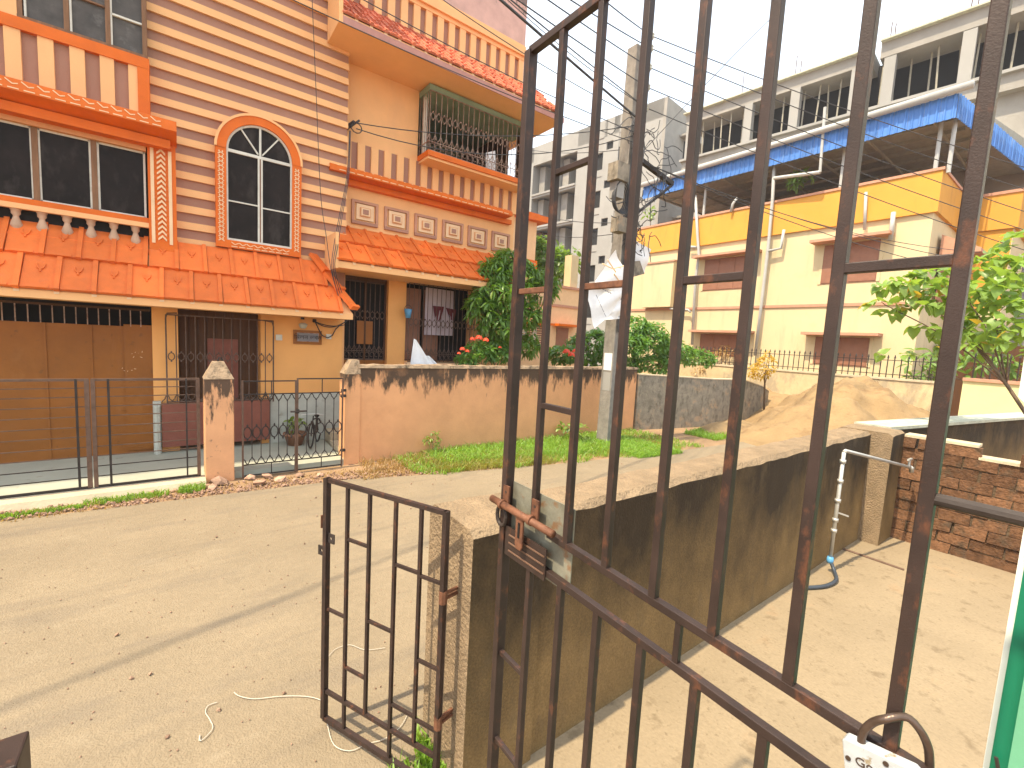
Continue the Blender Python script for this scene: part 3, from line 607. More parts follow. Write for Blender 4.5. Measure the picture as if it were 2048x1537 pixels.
MB().lathe((1.83, YS - .06, 2.20), [(.045, 0), (.07, .05), (.075, .075), (.03, .10)], 10).box(1.80, 1.86, YS - .03, YS, 2.20, 2.30).build('wall_lamp', M_dado, H, True)
B(1.40, 1.50, YS - .03, YS, 1.97, 2.07).build('switch_box', M_white, H); B(2.24, 2.33, YS - .03, YS, 2.03, 2.12).build('switch_box', M_white, H)
MB().lathe((1.83, YS - .02, 2.36), [(.03, 0), (.03, .04)], 8).lathe((2.03, YS - .03, 2.32), [(.03, 0), (.035, .03), (.03, .06)], 8).build('cable_knobs', M_iron2, H)
cb = MB()
for sag, e in ((.10, (2.56, 2.36)), (.05, (2.56, 2.31))):
    cb.tube([(2.03 + (e[0] - 2.03) * t, YS - .04, 2.34 + (e[1] - 2.34) * t - sag * 4 * t * (1 - t)) for t in [i / 8 for i in range(9)]], .008, 5)
cb.tube([(2.04, YS - .04, 2.33), (2.10, YS - .04, 2.2), (2.16, YS - .045, 2.09), (2.26, YS - .05, 2.05), (2.34, YS - .05, 2.10), (2.40, YS - .045, 2.22), (2.48, YS - .04, 2.30), (2.62, YS - .06, 2.40)], .010, 5)
cb.build('wall_cables', M_cable, H)
# porch ledge in front of the wing, inside the small gate
struct(B(2.24, 7.0, 8.35, 9.10, 0.05, 0.34).build('porch_step', M_kerb))
struct(B(2.22, 9.0, 7.72, 8.35, 0.0, 0.20).build('garden_step', M_kerb))
# bracket with cables at the corner
br = thing('cable_bracket', 'black wall bracket with coiled cables at the corner of the striped wall', 'cable bracket', (2.68, 8.95, 6.0))
MB().tube([(2.62, 9.1, 5.98), (2.72, 8.9, 6.06)], .04, 6).tube([(2.62, 9.0, 5.95), (2.80, 8.85, 6.1)], .02, 5).build('arm', M_cable, br)
MB().tube([(2.76 + .1 * math.cos(t), 8.9, 5.97 + .09 * math.sin(t)) for t in [k * .6 for k in range(12)]], .010, 5).build('coil', M_cable, br)

# ================================================================== FENCE, PILLARS, GATES ACROSS THE ROAD
FY = 7.40
def rail_gate(x0, x1, label, group, posts):
    G_ = thing('steel_gate', label, 'gate', ((x0 + x1) / 2, FY, 0), group)
    MB().bar((x0, FY, 1.44), (x1, FY, 1.44), .03, .03).build('top_rail', M_iron3, G_)
    MB().bar((x0, FY, .10), (x1, FY, .10), .028, .028).build('bottom_rail', M_iron2, G_)
    for i, z in enumerate((.23, .36, .49, .61, .74, .86, .99, 1.11, 1.23, 1.34)):
        if z > 1.2 and x0 > -1.2 and z > 1.3: pass
        MB().bar((x0, FY, z), (x1, FY, z), .011, .011).build('rod', M_iron2 if z < .45 else M_iron3, G_)
    for x, w in posts: MB().bar((x, FY - .012, .10), (x, FY - .012, 1.45), w, .02).build('upright', M_iron2 if w < .04 else M_iron3, G_)
rail_gate(-2.75, -.86, 'left-hand leaf of the low steel rail gate in front of the garage', 'leaves of the garage gate', ((-2.73, .03), (-.97, .022), (-.875, .045)))
rail_gate(-.835, .245, 'right-hand leaf of the low steel rail gate, next to the streaked pillar', 'leaves of the garage gate', ((-.82, .04), (-.68, .022), (.10, .018), (.23, .04)))
P = thing('gate_pillar', 'stand-alone orange gate pillar with a pointed cap and black streaks', 'pillar', (.465, 7.46, 0))
B(.295, .640, 7.30, 7.63, -.02, 1.445).build('shaft', M_bpil, P, bevel=.012)
MB().add([(.29, 7.29, 1.445), (.645, 7.29, 1.445), (.645, 7.64, 1.445), (.29, 7.64, 1.445), (.40, 7.40, 1.68), (.535, 7.40, 1.68), (.535, 7.53, 1.68), (.40, 7.53, 1.68)],
         [(0, 1, 5, 4), (1, 2, 6, 5), (2, 3, 7, 6), (3, 0, 4, 7), (4, 5, 6, 7), (3, 2, 1, 0)]).build('cap', M_bcap, P)
MB().tube([(.465, 7.46, 1.68), (.475, 7.46, 1.73), (.50, 7.46, 1.73), (.52, 7.46, 1.69)], .012, 5).build('hook', M_iron2, P)
BW = thing('boundary_wall', 'low orange plaster wall with black mould along its top behind the grass', 'wall', (6.0, 7.5, 0))
b = MB(); import itertools
xs = [2.42 + i * .45 for i in range(17)]
for i in range(len(xs)):
    pass
b.box(2.40, 9.70, 7.43, 7.68, -.05, 1.60)
b.build('wall_body', M_bwall, BW)
tp = MB(); nseg = 60
vs = []; fs = []
for i in range(nseg + 1):
    x = 2.40 + (9.72 - 2.40) * i / nseg; h = 1.655 + random.uniform(-.012, .012)
    vs += [(x, 7.405 + random.uniform(-.006, .006), 1.60), (x, 7.42 + random.uniform(-.006, .006), h), (x, 7.69, h), (x, 7.70, 1.60)]
for i in range(nseg):
    a = i * 4
    for k in range(3): fs.append((a + k, a + 4 + k, a + 5 + k, a + k + 1))
    fs.append((a + 3, a + 7, a + 4, a))
fs += [(0, 1, 2, 3), (nseg * 4 + 3, nseg * 4 + 2, nseg * 4 + 1, nseg * 4)]
tp.add(vs, fs).build('coping', M_bcap, BW)
MB().add([(2.19, 7.40, -.02), (2.44, 7.40, -.02), (2.44, 7.70, -.02), (2.19, 7.70, -.02), (2.19, 7.40, 1.50), (2.44, 7.40, 1.50), (2.44, 7.70, 1.50), (2.19, 7.70, 1.50)],
         [(0, 1, 5, 4), (1, 2, 6, 5), (2, 3, 7, 6), (3, 0, 4, 7), (4, 5, 6, 7)]).build('end_pier', M_bwall, BW)
MB().add([(2.185, 7.395, 1.50), (2.445, 7.395, 1.50), (2.445, 7.705, 1.50), (2.185, 7.705, 1.50), (2.30, 7.46, 1.73), (2.43, 7.46, 1.73), (2.43, 7.66, 1.73), (2.30, 7.66, 1.73)],
         [(0, 1, 5, 4), (1, 2, 6, 5), (2, 3, 7, 6), (3, 0, 4, 7), (4, 5, 6, 7)]).build('pier_cap', M_bcap, BW)
# wrought small gate
def wrought(x0, x1, label, zt, n):
    y = 7.32
    G_ = thing('wrought_iron_gate', label, 'gate', ((x0 + x1) / 2, y, 0), 'leaves of the wrought iron gate')
    fr = MB()
    for x in (x0, x1): fr.bar((x, y, 0.0), (x, y, zt), .022)
    fr.build('stiles', M_iron3, G_)
    for z, w in ((0.03, .016), (.19, .016), (1.22, .016), (zt - .01, .018)): MB().bar((x0, y, z), (x1, y, z), w).build('rail', M_iron2, G_)
    MB().bar(((x0 + x1) / 2 + .02, y, .03), ((x0 + x1) / 2 + .02, y, .19), .012).bar(((x0 + x1) / 2 + .02, y, 1.22), ((x0 + x1) / 2 + .02, y, zt), .012).build('stub', M_iron2, G_)
    st = (x1 - x0) / n
    rod = MB().bar((0, 0, .30), (0, 0, 1.11), .010).mesh('rod', M_iron2)
    ring = MB().tube([(st * .42 * math.cos(t), 0, .085 * math.sin(t)) for t in [2 * math.pi * k / 12 for k in range(13)]], .008, 4)
    ring.lathe((0, 0, .085), [(.012, 0), (.014, .02), (.004, .04)], 5).lathe((0, 0, -.125), [(.004, 0), (.014, .02), (.012, .04)], 5)
    rg = ring.mesh('ring', M_iron2)
    def ar(sg):
        pts = [(-st / 2, 0, 0), (-st * .42, 0, sg * .025), (-st * .22, 0, sg * .055), (-st * .2, 0, sg * .075), (0, 0, sg * .11)]
        return MB().tube(pts, .007, 4).tube([(-a, bb, c) for a, bb, c in pts], .007, 4).mesh('arch', M_iron2)
    at, ab = ar(1), ar(-1)
    for i in range(n + 1): put('rod', rod, G_, (x0 + i * st, y, 0))
    for i in range(n):
        c = x0 + (i + .5) * st
        put('ring', rg, G_, (c, y, .66)); put('arch', at, G_, (c, y, 1.105)); put('arch', ab, G_, (c, y, .305))
    return G_
wrought(.745, 1.44, 'wrought iron gate leaf beside the stand-alone pillar, with the potted plant behind it', 1.42, 6)
wg = wrought(1.465, 2.13, 'wrought iron gate leaf hung on the end of the orange wall', 1.45, 5)
MB().tube([(1.36, 7.27, .95), (1.58, 7.27, .95)], .014, 6).box(1.44, 1.48, 7.26, 7.31, .92, .98).build('bolt', M_iron2, wg)
hg = MB()
for z in (.25, 1.15, 1.24): hg.box(2.13, 2.20, 7.36, 7.41, z - .02, z + .02)
hg.build('hinges', M_iron2, wg)
# flower pot
pc = on_z(590, 890, .13); pc.y = min(pc.y, 8.56)
FP = thing('flower_pot', 'terracotta pot with a small green plant behind the wrought gate', 'flower pot', pc)
MB().lathe(pc, [(.12, 0), (.17, .17), (.20, .18), (.20, .22), (.17, .225), (.15, .20)], 14).build('pot', M_terra, FP, True)
# bicycle leaning inside the gate
bc = Vector((1.86, 8.20, .125))
BI = thing('bicycle', 'small dark bicycle standing by the porch behind the wrought gate', 'bicycle', bc)
def wheel(c):
    return MB().tube([(c[0] + .09 * math.cos(t), c[1] + .19 * math.cos(t), c[2] + .21 * math.sin(t)) for t in [2 * math.pi * k / 20 for k in range(21)]], .014, 6)
c1 = bc + Vector((0, 0, .225)); c2 = bc + Vector((.22, .44, .225))
wheel(c1).build('wheel', M_iron2, BI); wheel(c2).build('wheel', M_iron2, BI)
MB().tube([c1, c1 + Vector((.04, .05, .26)), c1 + Vector((.05, .06, .34))], .012, 6).tube([c1 + Vector((.04, .05, .24)), c1 + Vector((.13, .22, -.02)), c2], .012, 6).tube([c1 + Vector((.04, .05, .27)), c1 + Vector((.16, .28, .26)), c2], .012, 6).build('frame', M_iron2, BI)
MB().tube([c1 + Vector((-.14, .12, .35)), c1 + Vector((-.04, .06, .37)), c1 + Vector((.12, .04, .37)), c1 + Vector((.20, .02, .35))], .010, 6).build('handlebar', M_steel, BI)
MB().lathe(c1 + Vector((.16, .28, .30)), [(.012, -.05), (.045, 0), (.04, .03)], 8).build('saddle', M_iron2, BI)

# ================================================================== GREY WALL, SAND, FAR GROUND
GW = thing('grey_wall', 'mossy grey plaster wall continuing beyond the orange wall towards the sand', 'wall', (12, 6.9, 0))
gp = [(9.72, 7.38, 1.46), (11.0, 7.12, 1.42), (12.6, 6.82, 1.36), (14.0, 6.72, 1.34), (15.4, 6.75, 1.10), (16.2, 6.9, .9)]
vs = []; fs = []
for x, y, h in gp: vs += [(x, y, -.05), (x, y, h), (x + .05, y + .22, h), (x + .05, y + .22, -.05)]
for i in range(len(gp) - 1):
    a = i * 4
    for k in range(3): fs.append((a + k, a + 4 + k, a + 5 + k, a + 1 + k))
fs += [(3, 2, 1, 0), tuple(len(vs) - 4 + k for k in range(4))]
MB().add(vs, fs).build('wall_body', M_grey, GW)
vs2 = []
for x, y, h in gp: vs2 += [(x, y - .015, h), (x, y - .015, h + .03), (x + .05, y + .23, h + .03), (x + .05, y + .23, h)]
MB().add(vs2, fs).build('coping', M_kerb, GW)
def heap(name, cx, cy, rx, ry, h, m, n=84, seed=1, rough=.10):
    rnd = random.Random(seed); b = MB(); vs = []; fs = []; rings = 34; ph = [rnd.uniform(0, 6.28) for _ in range(6)]
    for r in range(rings + 1):
        u = r / rings
        for k in range(n):
            t = 2 * math.pi * k / n
            w = 1 + .10 * math.sin(2 * t + ph[0]) + .07 * math.sin(3 * t + ph[1]) + .05 * math.sin(7 * t + ph[2])
            X = cx + rx * u * w * math.cos(t); Y = cy + ry * u * w * math.sin(t)
            q = Vector((X * .9, Y * .9, seed)); nz = NZ.fractal(q, 1.0, 2.0, 4) ; n2 = NZ.noise(Vector((X * 5, Y * 5, seed)))
            z = h * (max(0, 1 - u ** 1.5) ** 1.35) * (1 + .22 * nz * min(1, u * 3)) + (rough * nz + .035 * n2) * h * (1 - u) ** .4 * min(1, u * 4)
            vs.append((X, Y, -.03 if r == rings else max(z, -.02)))
    for r in range(rings):
        for k in range(n): fs.append((r * n + k, (r + 1) * n + k, (r + 1) * n + (k + 1) % n, r * n + (k + 1) % n))
    o = b.add(vs, fs).build(name, m, smooth=True); return struct(o)
heap('sand_heap', 15.2, 4.30, 4.2, 2.7, 1.64, M_sand, seed=3, rough=.18)
heap('sand_mound', 15.6, 3.3, 2.4, 1.5, 1.05, M_sand, seed=12)
heap('sand_mound', 12.3, 6.05, 1.5, .75, .38, M_sand, seed=5)
heap('earth_mound', 19.5, 6.8, 6, 3.4, 1.35, M_sand, seed=9)

# ================================================================== NEAR WALL, COURTYARD
NW = thing('courtyard_wall', 'low blackened plaster wall in front with sandy top beside the open small gate', 'wall', (3.9, 1.75, 0))
WZ = 1.345
def slabwall(x0, x1, y0, y1, z1, name='wall_body', m=M_near):
    n = max(4, int((x1 - x0) / .12)); vs = []; fs = []; c = .035
    for i in range(n + 1):
        x = x0 + (x1 - x0) * i / n; j = lambda s=.006: random.uniform(-s, s)
        vs += [(x, y0, -.02), (x, y0 + j(), z1 - c + j()), (x, y0 + c + j(), z1 + j()), (x, y1 - c + j(), z1 + j()), (x, y1 + j(), z1 - c), (x, y1, -.02)]
    for i in range(n):
        a = i * 6
        for k in range(5): fs.append((a + k, a + 6 + k, a + 7 + k, a + k + 1))
    fs += [(0, 1, 2, 3, 4, 5), tuple(n * 6 + k for k in (5, 4, 3, 2, 1, 0))]
    o = MB().add(vs, fs).build(name, m, NW)
    o.data.materials.append(M_ntop)
    for p in o.data.polygons:
        if p.normal.z > .5 or (p.normal.x < -.9): p.material_index = 1
    return o
slabwall(1.04, 1.46, 1.60, 2.02, WZ, 'end_pier')
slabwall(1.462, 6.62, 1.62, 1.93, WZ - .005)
slabwall(6.62, 7.12, 1.42, 1.96, WZ + .01, 'end_pier')
LW = thing('mossy_wall', 'dark wall with pale mossy coping running on behind the broken brick wall', 'wall', (9.2, 1.4, 0))
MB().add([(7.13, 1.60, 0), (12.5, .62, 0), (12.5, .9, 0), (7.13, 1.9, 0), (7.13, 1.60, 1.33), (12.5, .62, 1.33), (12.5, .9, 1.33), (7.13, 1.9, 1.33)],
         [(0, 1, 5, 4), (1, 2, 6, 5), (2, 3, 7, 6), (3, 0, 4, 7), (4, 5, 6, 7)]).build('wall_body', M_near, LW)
MB().add([(7.13, 1.56, 1.33), (12.5, .58, 1.33), (12.5, .94, 1.33), (7.13, 1.94, 1.33), (7.13, 1.56, 1.37), (12.5, .58, 1.37), (12.5, .94, 1.37), (7.13, 1.94, 1.37)],
         [(0, 1, 5, 4), (1, 2, 6, 5), (2, 3, 7, 6), (3, 0, 4, 7), (4, 5, 6, 7), (3, 2, 1, 0)]).build('coping', M_moss, LW)
BK = thing('brick_wall', 'broken unplastered red brick wall across the end of the courtyard', 'wall', (7.25, .6, 0))
B(7.142, 7.34, -1.6, 1.44, -.02, 1.16).build('mortar_core', M_mortar, BK)
brick_meshes = []
for k in range(5):
    r = random.Random(k); b = MB(); j = lambda s=.006: r.uniform(-s, s)
    w, d, h = .262, .06, .118
    vs = [(j() + (d if i & 1 else 0), (i >> 1 & 1) * w + j(), (i >> 2 & 1) * h + j()) for i in range(8)]
    b.add(vs, [(0, 4, 6, 2), (1, 3, 7, 5), (0, 1, 5, 4), (2, 6, 7, 3), (4, 5, 7, 6), (0, 2, 3, 1)])
    brick_meshes.append(b.mesh('brick', M_brick))
for row in range(12):
    z = .004 + row * .1285
    for i in range(14):
        y = 1.17 - i * .275 + (.13 if row % 2 else 0)
        if y > 1.30: continue
        top = 1.27 if y > .70 else (1.20 if y > .36 else 1.33)
        if z + .10 > top + .02: continue
        put('brick', random.choice(brick_meshes), BK, (7.125 + random.uniform(-.022, .014), y + random.uniform(-.008, .008), z), Matrix.Rotation(R_(random.uniform(-1.6, 1.6)), 3, 'X'))
cp = MB()
for y0, y1, z in ((.78, 1.42, 1.312), (.40, .77, 1.182)):
    cp.box(7.12, 7.35, y0, y1, z - .03, z)
cp.build('broken_top', M_kerb, BK)
# stand pipe and tap
tapx, tapy = 5.72, 1.55
q0 = on_y(1688, 905, 1.50); q1 = on_y(1668, 1115, 1.50); qe = on_x(1822, 935, q0.x + .75)
TP = thing('water_tap', 'galvanised standpipe with a tap against the blackened wall', 'water tap', (q0.x, 1.5, 0))
qe = Vector((q0.x + .78, 1.30, on_plane(1820, 935, Vector((0, 1.30, 0)), Vector((0, 1, 0))).z)); qe = on_y(1820, 935, 1.28)
MB().tube([(q0.x, 1.5, q1.z), (q0.x, 1.5, q0.z)], .018, 10).build('riser', M_steel, TP, True)
MB().tube([(q0.x, 1.5, q0.z), q0 + Vector((.02, -.005, .015)), qe], .018, 10).tube([qe, qe + Vector((.03, -.01, -.01)), qe + Vector((.04, -.01, -.06))], .024, 10).build('spout', M_steel, TP, True)
zz_ = MB()
for t in (.08, .26, .44, .62, .72): z = q0.z + (q1.z - q0.z) * t; zz_.lathe((q0.x, 1.5, z - .02), [(.027, 0), (.027, .035)], 10)
zz_.build('couplings', M_steel, TP, True)
MB().tube([qe + Vector((-.06, 0, .02)), qe + Vector((-.06, 0, .09))], .012, 8).bar(qe + Vector((-.13, 0, .10)), qe + Vector((.02, 0, .10)), .02, .02).bar((q0.x, 1.5, q0.z + (q1.z - q0.z) * .55), (q0.x + .09, 1.42, q0.z + (q1.z - q0.z) * .58), .014).build('handle', M_steel, TP)
HS = thing('hose', 'dark hose with a light blue collar at the foot of the standpipe', 'hose', (q0.x, 1.5, 0))
MB().tube(smooth_pts([Vector(v_) for v_ in ((q0.x, 1.5, q1.z + .01), (q0.x, 1.49, .12), (q0.x - .04, 1.44, .05), (q0.x - .18, 1.38, .03), (q0.x - .40, 1.40, .025), (q0.x - .62, 1.5, .025))], 4), .018, 8).build('tube', M_hose, HS, True)
MB().lathe((q0.x, 1.5, q1.z - .03), [(.026, 0), (.032, .025), (.026, .065)], 10).build('collar', M_bluep, HS, True)
p0, p1 = on_z(1686, 1098, .012), on_z(1808, 1140, .012)
tag(MB().tube([p0, p1], .012, 6).build('iron_rod', M_iron3), 'thin rod lying on the courtyard floor beside the hose', 'rod')
# door post at the right
gx_ = 1.6
DP = thing('green_door_post', 'green painted door post with a white edge at the right', 'door post', (gx_, -.3, 0))
e0, e1 = on_x(2034, 860, gx_), on_x(1962, 1537, gx_)
B(gx_ + .005, gx_ + .16, -.9, .082, 0, 2.08).build('white_edge', M_whitew, DP)
B(gx_ - .006, gx_ + .15, -.9, .071, 0, 2.078).build('jamb', M_dkgreen, DP)
B(gx_ - .02, gx_ + .14, -.9, .042, 0, 2.076).build('panel', M_ltgreen, DP)
MB().prism_x([(-.9, 2.081), (.082, 2.081), (.125, 2.13), (.135, 3.4), (-.9, 3.4)], gx_ + .005, gx_ + .30).build('upper_wall', M_whitew, DP)
MB().tube([on_x(1992, 1515, gx_ - .024), on_x(1996, 1537, gx_ - .024)], .004, 5).build('nail', M_iron2, DP)

# ---- small open leaf on the pier
hx, hy = .955, 1.70; dv = Vector((-.4226, .9063, 0))
SG = thing('small_iron_gate', 'narrow open iron gate leaf hinged to the near wall', 'gate', (hx, hy, 0))
Lf = .775
def lp(t, z): return Vector((hx, hy, z)) + dv * (t * Lf)
zt, zb = 1.415, .055
up_ = dv.cross(Vector((0, 0, 1)))
def gbar(name, a, b_, w, h=None, m=M_iron): return MB().bar(a, b_, w, h or w, up=up_).build(name, m, SG)
gbar('stile', lp(0, .02), lp(0, zt + .01), .022, .03); gbar('stile', lp(1, zb), lp(1, zt + .01), .026, .03)
gbar('rail', lp(0, zt), lp(1, zt), .02, .022); gbar('rail', lp(0, .22), lp(1, .22), .018, .018); gbar('rail', lp(0, zb), lp(1, zb), .024, .024)
for t in (.225, .43, .63, .82):
    pass
ts = (.18, .38, .60, .80)
for i, t in enumerate(ts): gbar('bar', lp(t, zb if i % 2 else .22), lp(t, zt), .016)
for t0, t1, z in ((.8, 1, .70), (.60, .80, 1.13), (.60, .80, .42), (.38, .60, .74), (0, .18, 1.08), (.18, .38, 1.09), (0, .18, .66), (.18, .38, .36), (0, .18, .35)):
    gbar('rung', lp(t0, z), lp(t1, z), .014)
def lug(t, z, side):
    c = lp(t, z) + dv * (.035 * side); b = MB(); w = .026
    pts = [(-w, -.026), (w, -.026), (w, .026), (-w, .026)]
    ring = [(0.009 * math.cos(a), .009 * math.sin(a)) for a in [R_(225 + 45 * k) for k in range(8)]]
    vs = []
    for yy in (-.003, .003):
        vs += [c + dv * u + Vector((0, 0, v)) + up_ * yy for u, v in pts] + [c + dv * u + Vector((0, 0, v)) + up_ * yy for u, v in ring]
    fs = []
    for k in range(4):
        n2 = (k + 1) % 4
        fs.append((k, n2, 4 + (2 * n2) % 8, 4 + 2 * k + 1)); fs.append((k, 4 + 2 * k + 1, 4 + 2 * k))
        fs.append((12 + k, 12 + 4 + 2 * k + 1, 12 + 4 + (2 * n2) % 8, 12 + n2)); fs.append((12 + k, 12 + 4 + 2 * k, 12 + 4 + 2 * k + 1))
        fs.append((k, 12 + k, 12 + n2, n2))
    for k in range(8): fs.append((4 + k, 4 + (k + 1) % 8, 16 + (k + 1) % 8, 16 + k))
    b.add(vs, fs).build('lock_lug', M_iron2, SG)
lug(1.0, 1.10, -1); lug(1.0, 1.015, 1)
MB().box(-.02, .02, -.004, .004, -.035, .035).build('catch', M_rust, SG, local=True).location = lp(1.02, 1.185) - WL[SG.name]
for z in (1.02, .40):
    MB().tube([lp(0, z - .03), lp(0, z + .03)], .02, 8).bar(lp(0, z + .012), (1.05, hy + .02, z + .012), .016, .01).bar(lp(0, z - .012), (1.05, hy + .02, z - .012), .016, .01).build('hinge', M_rust, SG)

# ---- tall grille gate in front of the camera (plane X = 0.8)
GX = .80
TG = thing('grille_gate', 'tall dark iron grille gate standing open in the foreground', 'gate', (GX, .5, .3))
yst = [1.055 - .1325 * i for i in range(9)]
def gb(name, a, b_, w, h=None, m=M_iron): return MB().bar(a, b_, w, h or w, up=(1, 0, 0)).build(name, m, TG, bevel=.0015)
zT = 2.995
def zu(y): return 1.652 + .046 * (y - .17)
def zl(y): return 1.556 + .032 * (y - .26)
gb('stile', (GX, yst[0], .30), (GX, yst[0], zT), .024, .030)
for i in range(1, 8):
    gb('bar', (GX, yst[i], zu(yst[i])), (GX, yst[i], zT), .0172)
gb('rail', (GX, -.2, zT), (GX, yst[0], zT), .020); gb('rail', (GX, -.2, zu(-.2)), (GX, yst[2] + .07, zu(yst[2] + .07)), .018); gb('rail', (GX, -.2, zl(-.2)), (GX, yst[0], zl(yst[0])), .018)
gb('rail', (GX, -.2, .32), (GX, yst[0], .32), .02)
ylow = [yst[0] - .128 * i for i in range(1, 8)]
for i, y in enumerate(ylow): gb('lower_bar', (GX, y, .32), (GX, y, zl(y)), .017)
gb('rung', (GX, yst[1], on_x(1137, 337, GX).z), (GX, yst[2] - .0, on_x(1137, 337, GX).z), .014)
def rung(px, py, i, j, m=M_iron): z = on_x(px, py, GX).z; gb('rung', (GX, yst[i], z), (GX, yst[j], z), .015, m=m)
rung(1065, 582, 0, 1, M_rust); rung(1210, 571, 2, 3, M_rust); rung(1435, 557, 4, 5); rung(1820, 528, 6, 7); rung(1115, 818, 1, 2)
z = on_x(1970, 1022, GX).z
MB().tube([(GX, yst[7], z), (GX, -.25, z)], .0085, 10).build('hinge_rod', M_iron2, TG)
zz1 = on_x(1030, 1332, GX).z; gb('rung', (GX, yst[0], zz1), (GX, ylow[0], zz1), .014); zz1 = on_x(1017, 1508, GX).z; gb('rung', (GX, yst[0], zz1), (GX, ylow[0], zz1), .014)
yS = on_x(1354, 1300, GX).y; gb('stub', (GX, yS, zl(yS)), (GX, yS, zu(yS)), .013)
# lock plate and bolt
B(GX + .012, GX + .015, on_x(1138, 1100, GX).y, yst[0] - .008, 1.545, 1.775).build('lock_plate', M_plate, TG)
B(GX - .014, GX - .010, on_x(1100, 1100, GX).y, yst[0] - .02, 1.556, 1.645).build('bolt_case', M_iron, TG)
for k in range(3): MB().bar((GX - .0155, yst[0] - .04, 1.575 + k * .024), (GX - .0155, on_x(1098, 1100, GX).y, 1.575 + k * .024), .004, .003, up=(1, 0, 0)).build('case_rib', M_iron3, TG)
zb_ = on_x(1045, 1032, GX - .03).z
BO = MB().tube([(GX - .03, on_x(984, 1000, GX - .03).y, zb_ + .002), (GX - .03, on_x(1106, 1070, GX - .03).y, zb_ - .004)], .0105, 14).build('bolt_rod', M_rust, TG, True)
for px in (1003, 1062):
    yy = on_x(px, 1030, GX - .03).y
    MB().tube([(GX - .03, yy - .006, zb_), (GX - .03, yy + .006, zb_)], .0145, 14).box(GX - .018, GX - .012, yy - .014, yy + .014, zb_ - .005, zb_ + .055).build('bolt_keeper', M_rust, TG)
    MB().tube([(GX - .0185, yy, zb_ + .036), (GX - .011, yy, zb_ + .036)], .004, 8).build('rivet', M_iron2, TG)
yy = on_x(1038, 1090, GX - .03).y
hp = MB(); Lh = .085
prof = [(-.016, 0), (-.016, -Lh), (-.010, -Lh - .012), (.010, -Lh - .012), (.016, -Lh), (.016, 0)]
ctr = (GX - .031, yy, zb_ - .005)
hp.prism_x([(ctr[1] - .016, ctr[2]), (ctr[1] + .016, ctr[2]), (ctr[1] + .016, ctr[2] - Lh), (ctr[1] + .009, ctr[2] - Lh - .012), (ctr[1] - .009, ctr[2] - Lh - .012), (ctr[1] - .016, ctr[2] - Lh)][::-1], ctr[0] - .0025, ctr[0] + .0025)
hp.build('hasp', M_rust, TG)
MB().box(ctr[0] - .0045, ctr[0] - .0026, yy - .004, yy + .004, ctr[2] - .062, ctr[2] - .018).build('hasp_slot', M_dark, TG)
MB().tube([(ctr[0] + .01, yst[0] - .005 + .022 * math.cos(t), ctr[2] - .035 + .03 * math.sin(t)) for t in [2 * math.pi * k / 14 for k in range(15)]], .006, 6).build('staple', M_iron2, TG)
# padlock
pk = on_x(1790, 1500, GX)
PL = thing('padlock', 'scuffed white padlock hooked round a bar of the tall gate', 'padlock', (pk.x, pk.y, pk.z))
lx = GX - .024
def on_l(px, py): return on_x(px, py, lx)
sc = on_l(1782, 1500)
sh = [on_l(1722, 1494), on_l(1726, 1466), on_l(1745, 1446), on_l(1772, 1438), on_l(1806, 1446), on_l(1832, 1476), on_l(1846, 1512), on_l(1848, 1545), on_l(1846, 1570)]
sh = [p + Vector((.012 if i > 3 else .0, 0, 0)) + Vector((.022 * max(0, i - 3) / 5, 0, 0)) for i, p in enumerate(sh)]
sh.insert(0, on_l(1718, 1560))
MB().tube(smooth_pts(sh), .0052, 12).build('shackle', M_shack, PL, True)
c0, c1_, c2_ = on_l(1688, 1468), on_l(1836, 1537), on_l(1655, 1560)
ex = (c1_ - c0).normalized(); ez = (c2_ - c0); ez = (ez - ex * ez.dot(ex)).normalized(); en = ex.cross(ez)
if en.x > 0: en = -en
w_, h_ = (c1_ - c0).length * 1.02, .060
bd = MB(); vs = [c0 + ex * a + ez * b_ + en * (-.0095 + .019 * c) for c in (0, 1) for a, b_ in ((.004, 0), (w_ - .004, 0), (w_, .004), (w_, h_), (0, h_), (0, .004))]
bd.add(vs, [(5, 4, 3, 2, 1, 0), (6, 7, 8, 9, 10, 11)] + [(i, (i + 1) % 6, (i + 1) % 6 + 6, i + 6) for i in range(6)])
bd.build('body', M_lock, PL, bevel=.0016)
rv = MB()
for a, b_ in ((.006, .026), (.036 * w_ / .06, .008)):
    c = c0 + ex * a + ez * b_; rv.tube([c + en * .006, c + en * .0112], .0034, 12)
rv.build('rivets', M_shack, PL)
kh = MB(); c = c0 + ex * w_ * .62 + ez * .030; kh.tube([c + en * .008, c + en * .0103], .0042, 12); kh.build('keyhole', M_dark, PL)
rotm = Matrix((ex, -ez, en)).transposed()
try:
    put('lettering', text_mesh('Go', .017, M_shack, .0004), PL, c0 + ex * w_ * .30 + ez * .024 + en * .0100, rotm)
except Exception as e: print('text', e)

# dark post at lower left
bp0 = on_z(40, 1496, 1.3)
tag(MB().box(bp0.x - .10, bp0.x + .005, bp0.y - .05, bp0.y + .05, 0, 1.30).build('iron_post', M_iron, bevel=.004), 'dark square post cut off by the lower left corner', 'post')
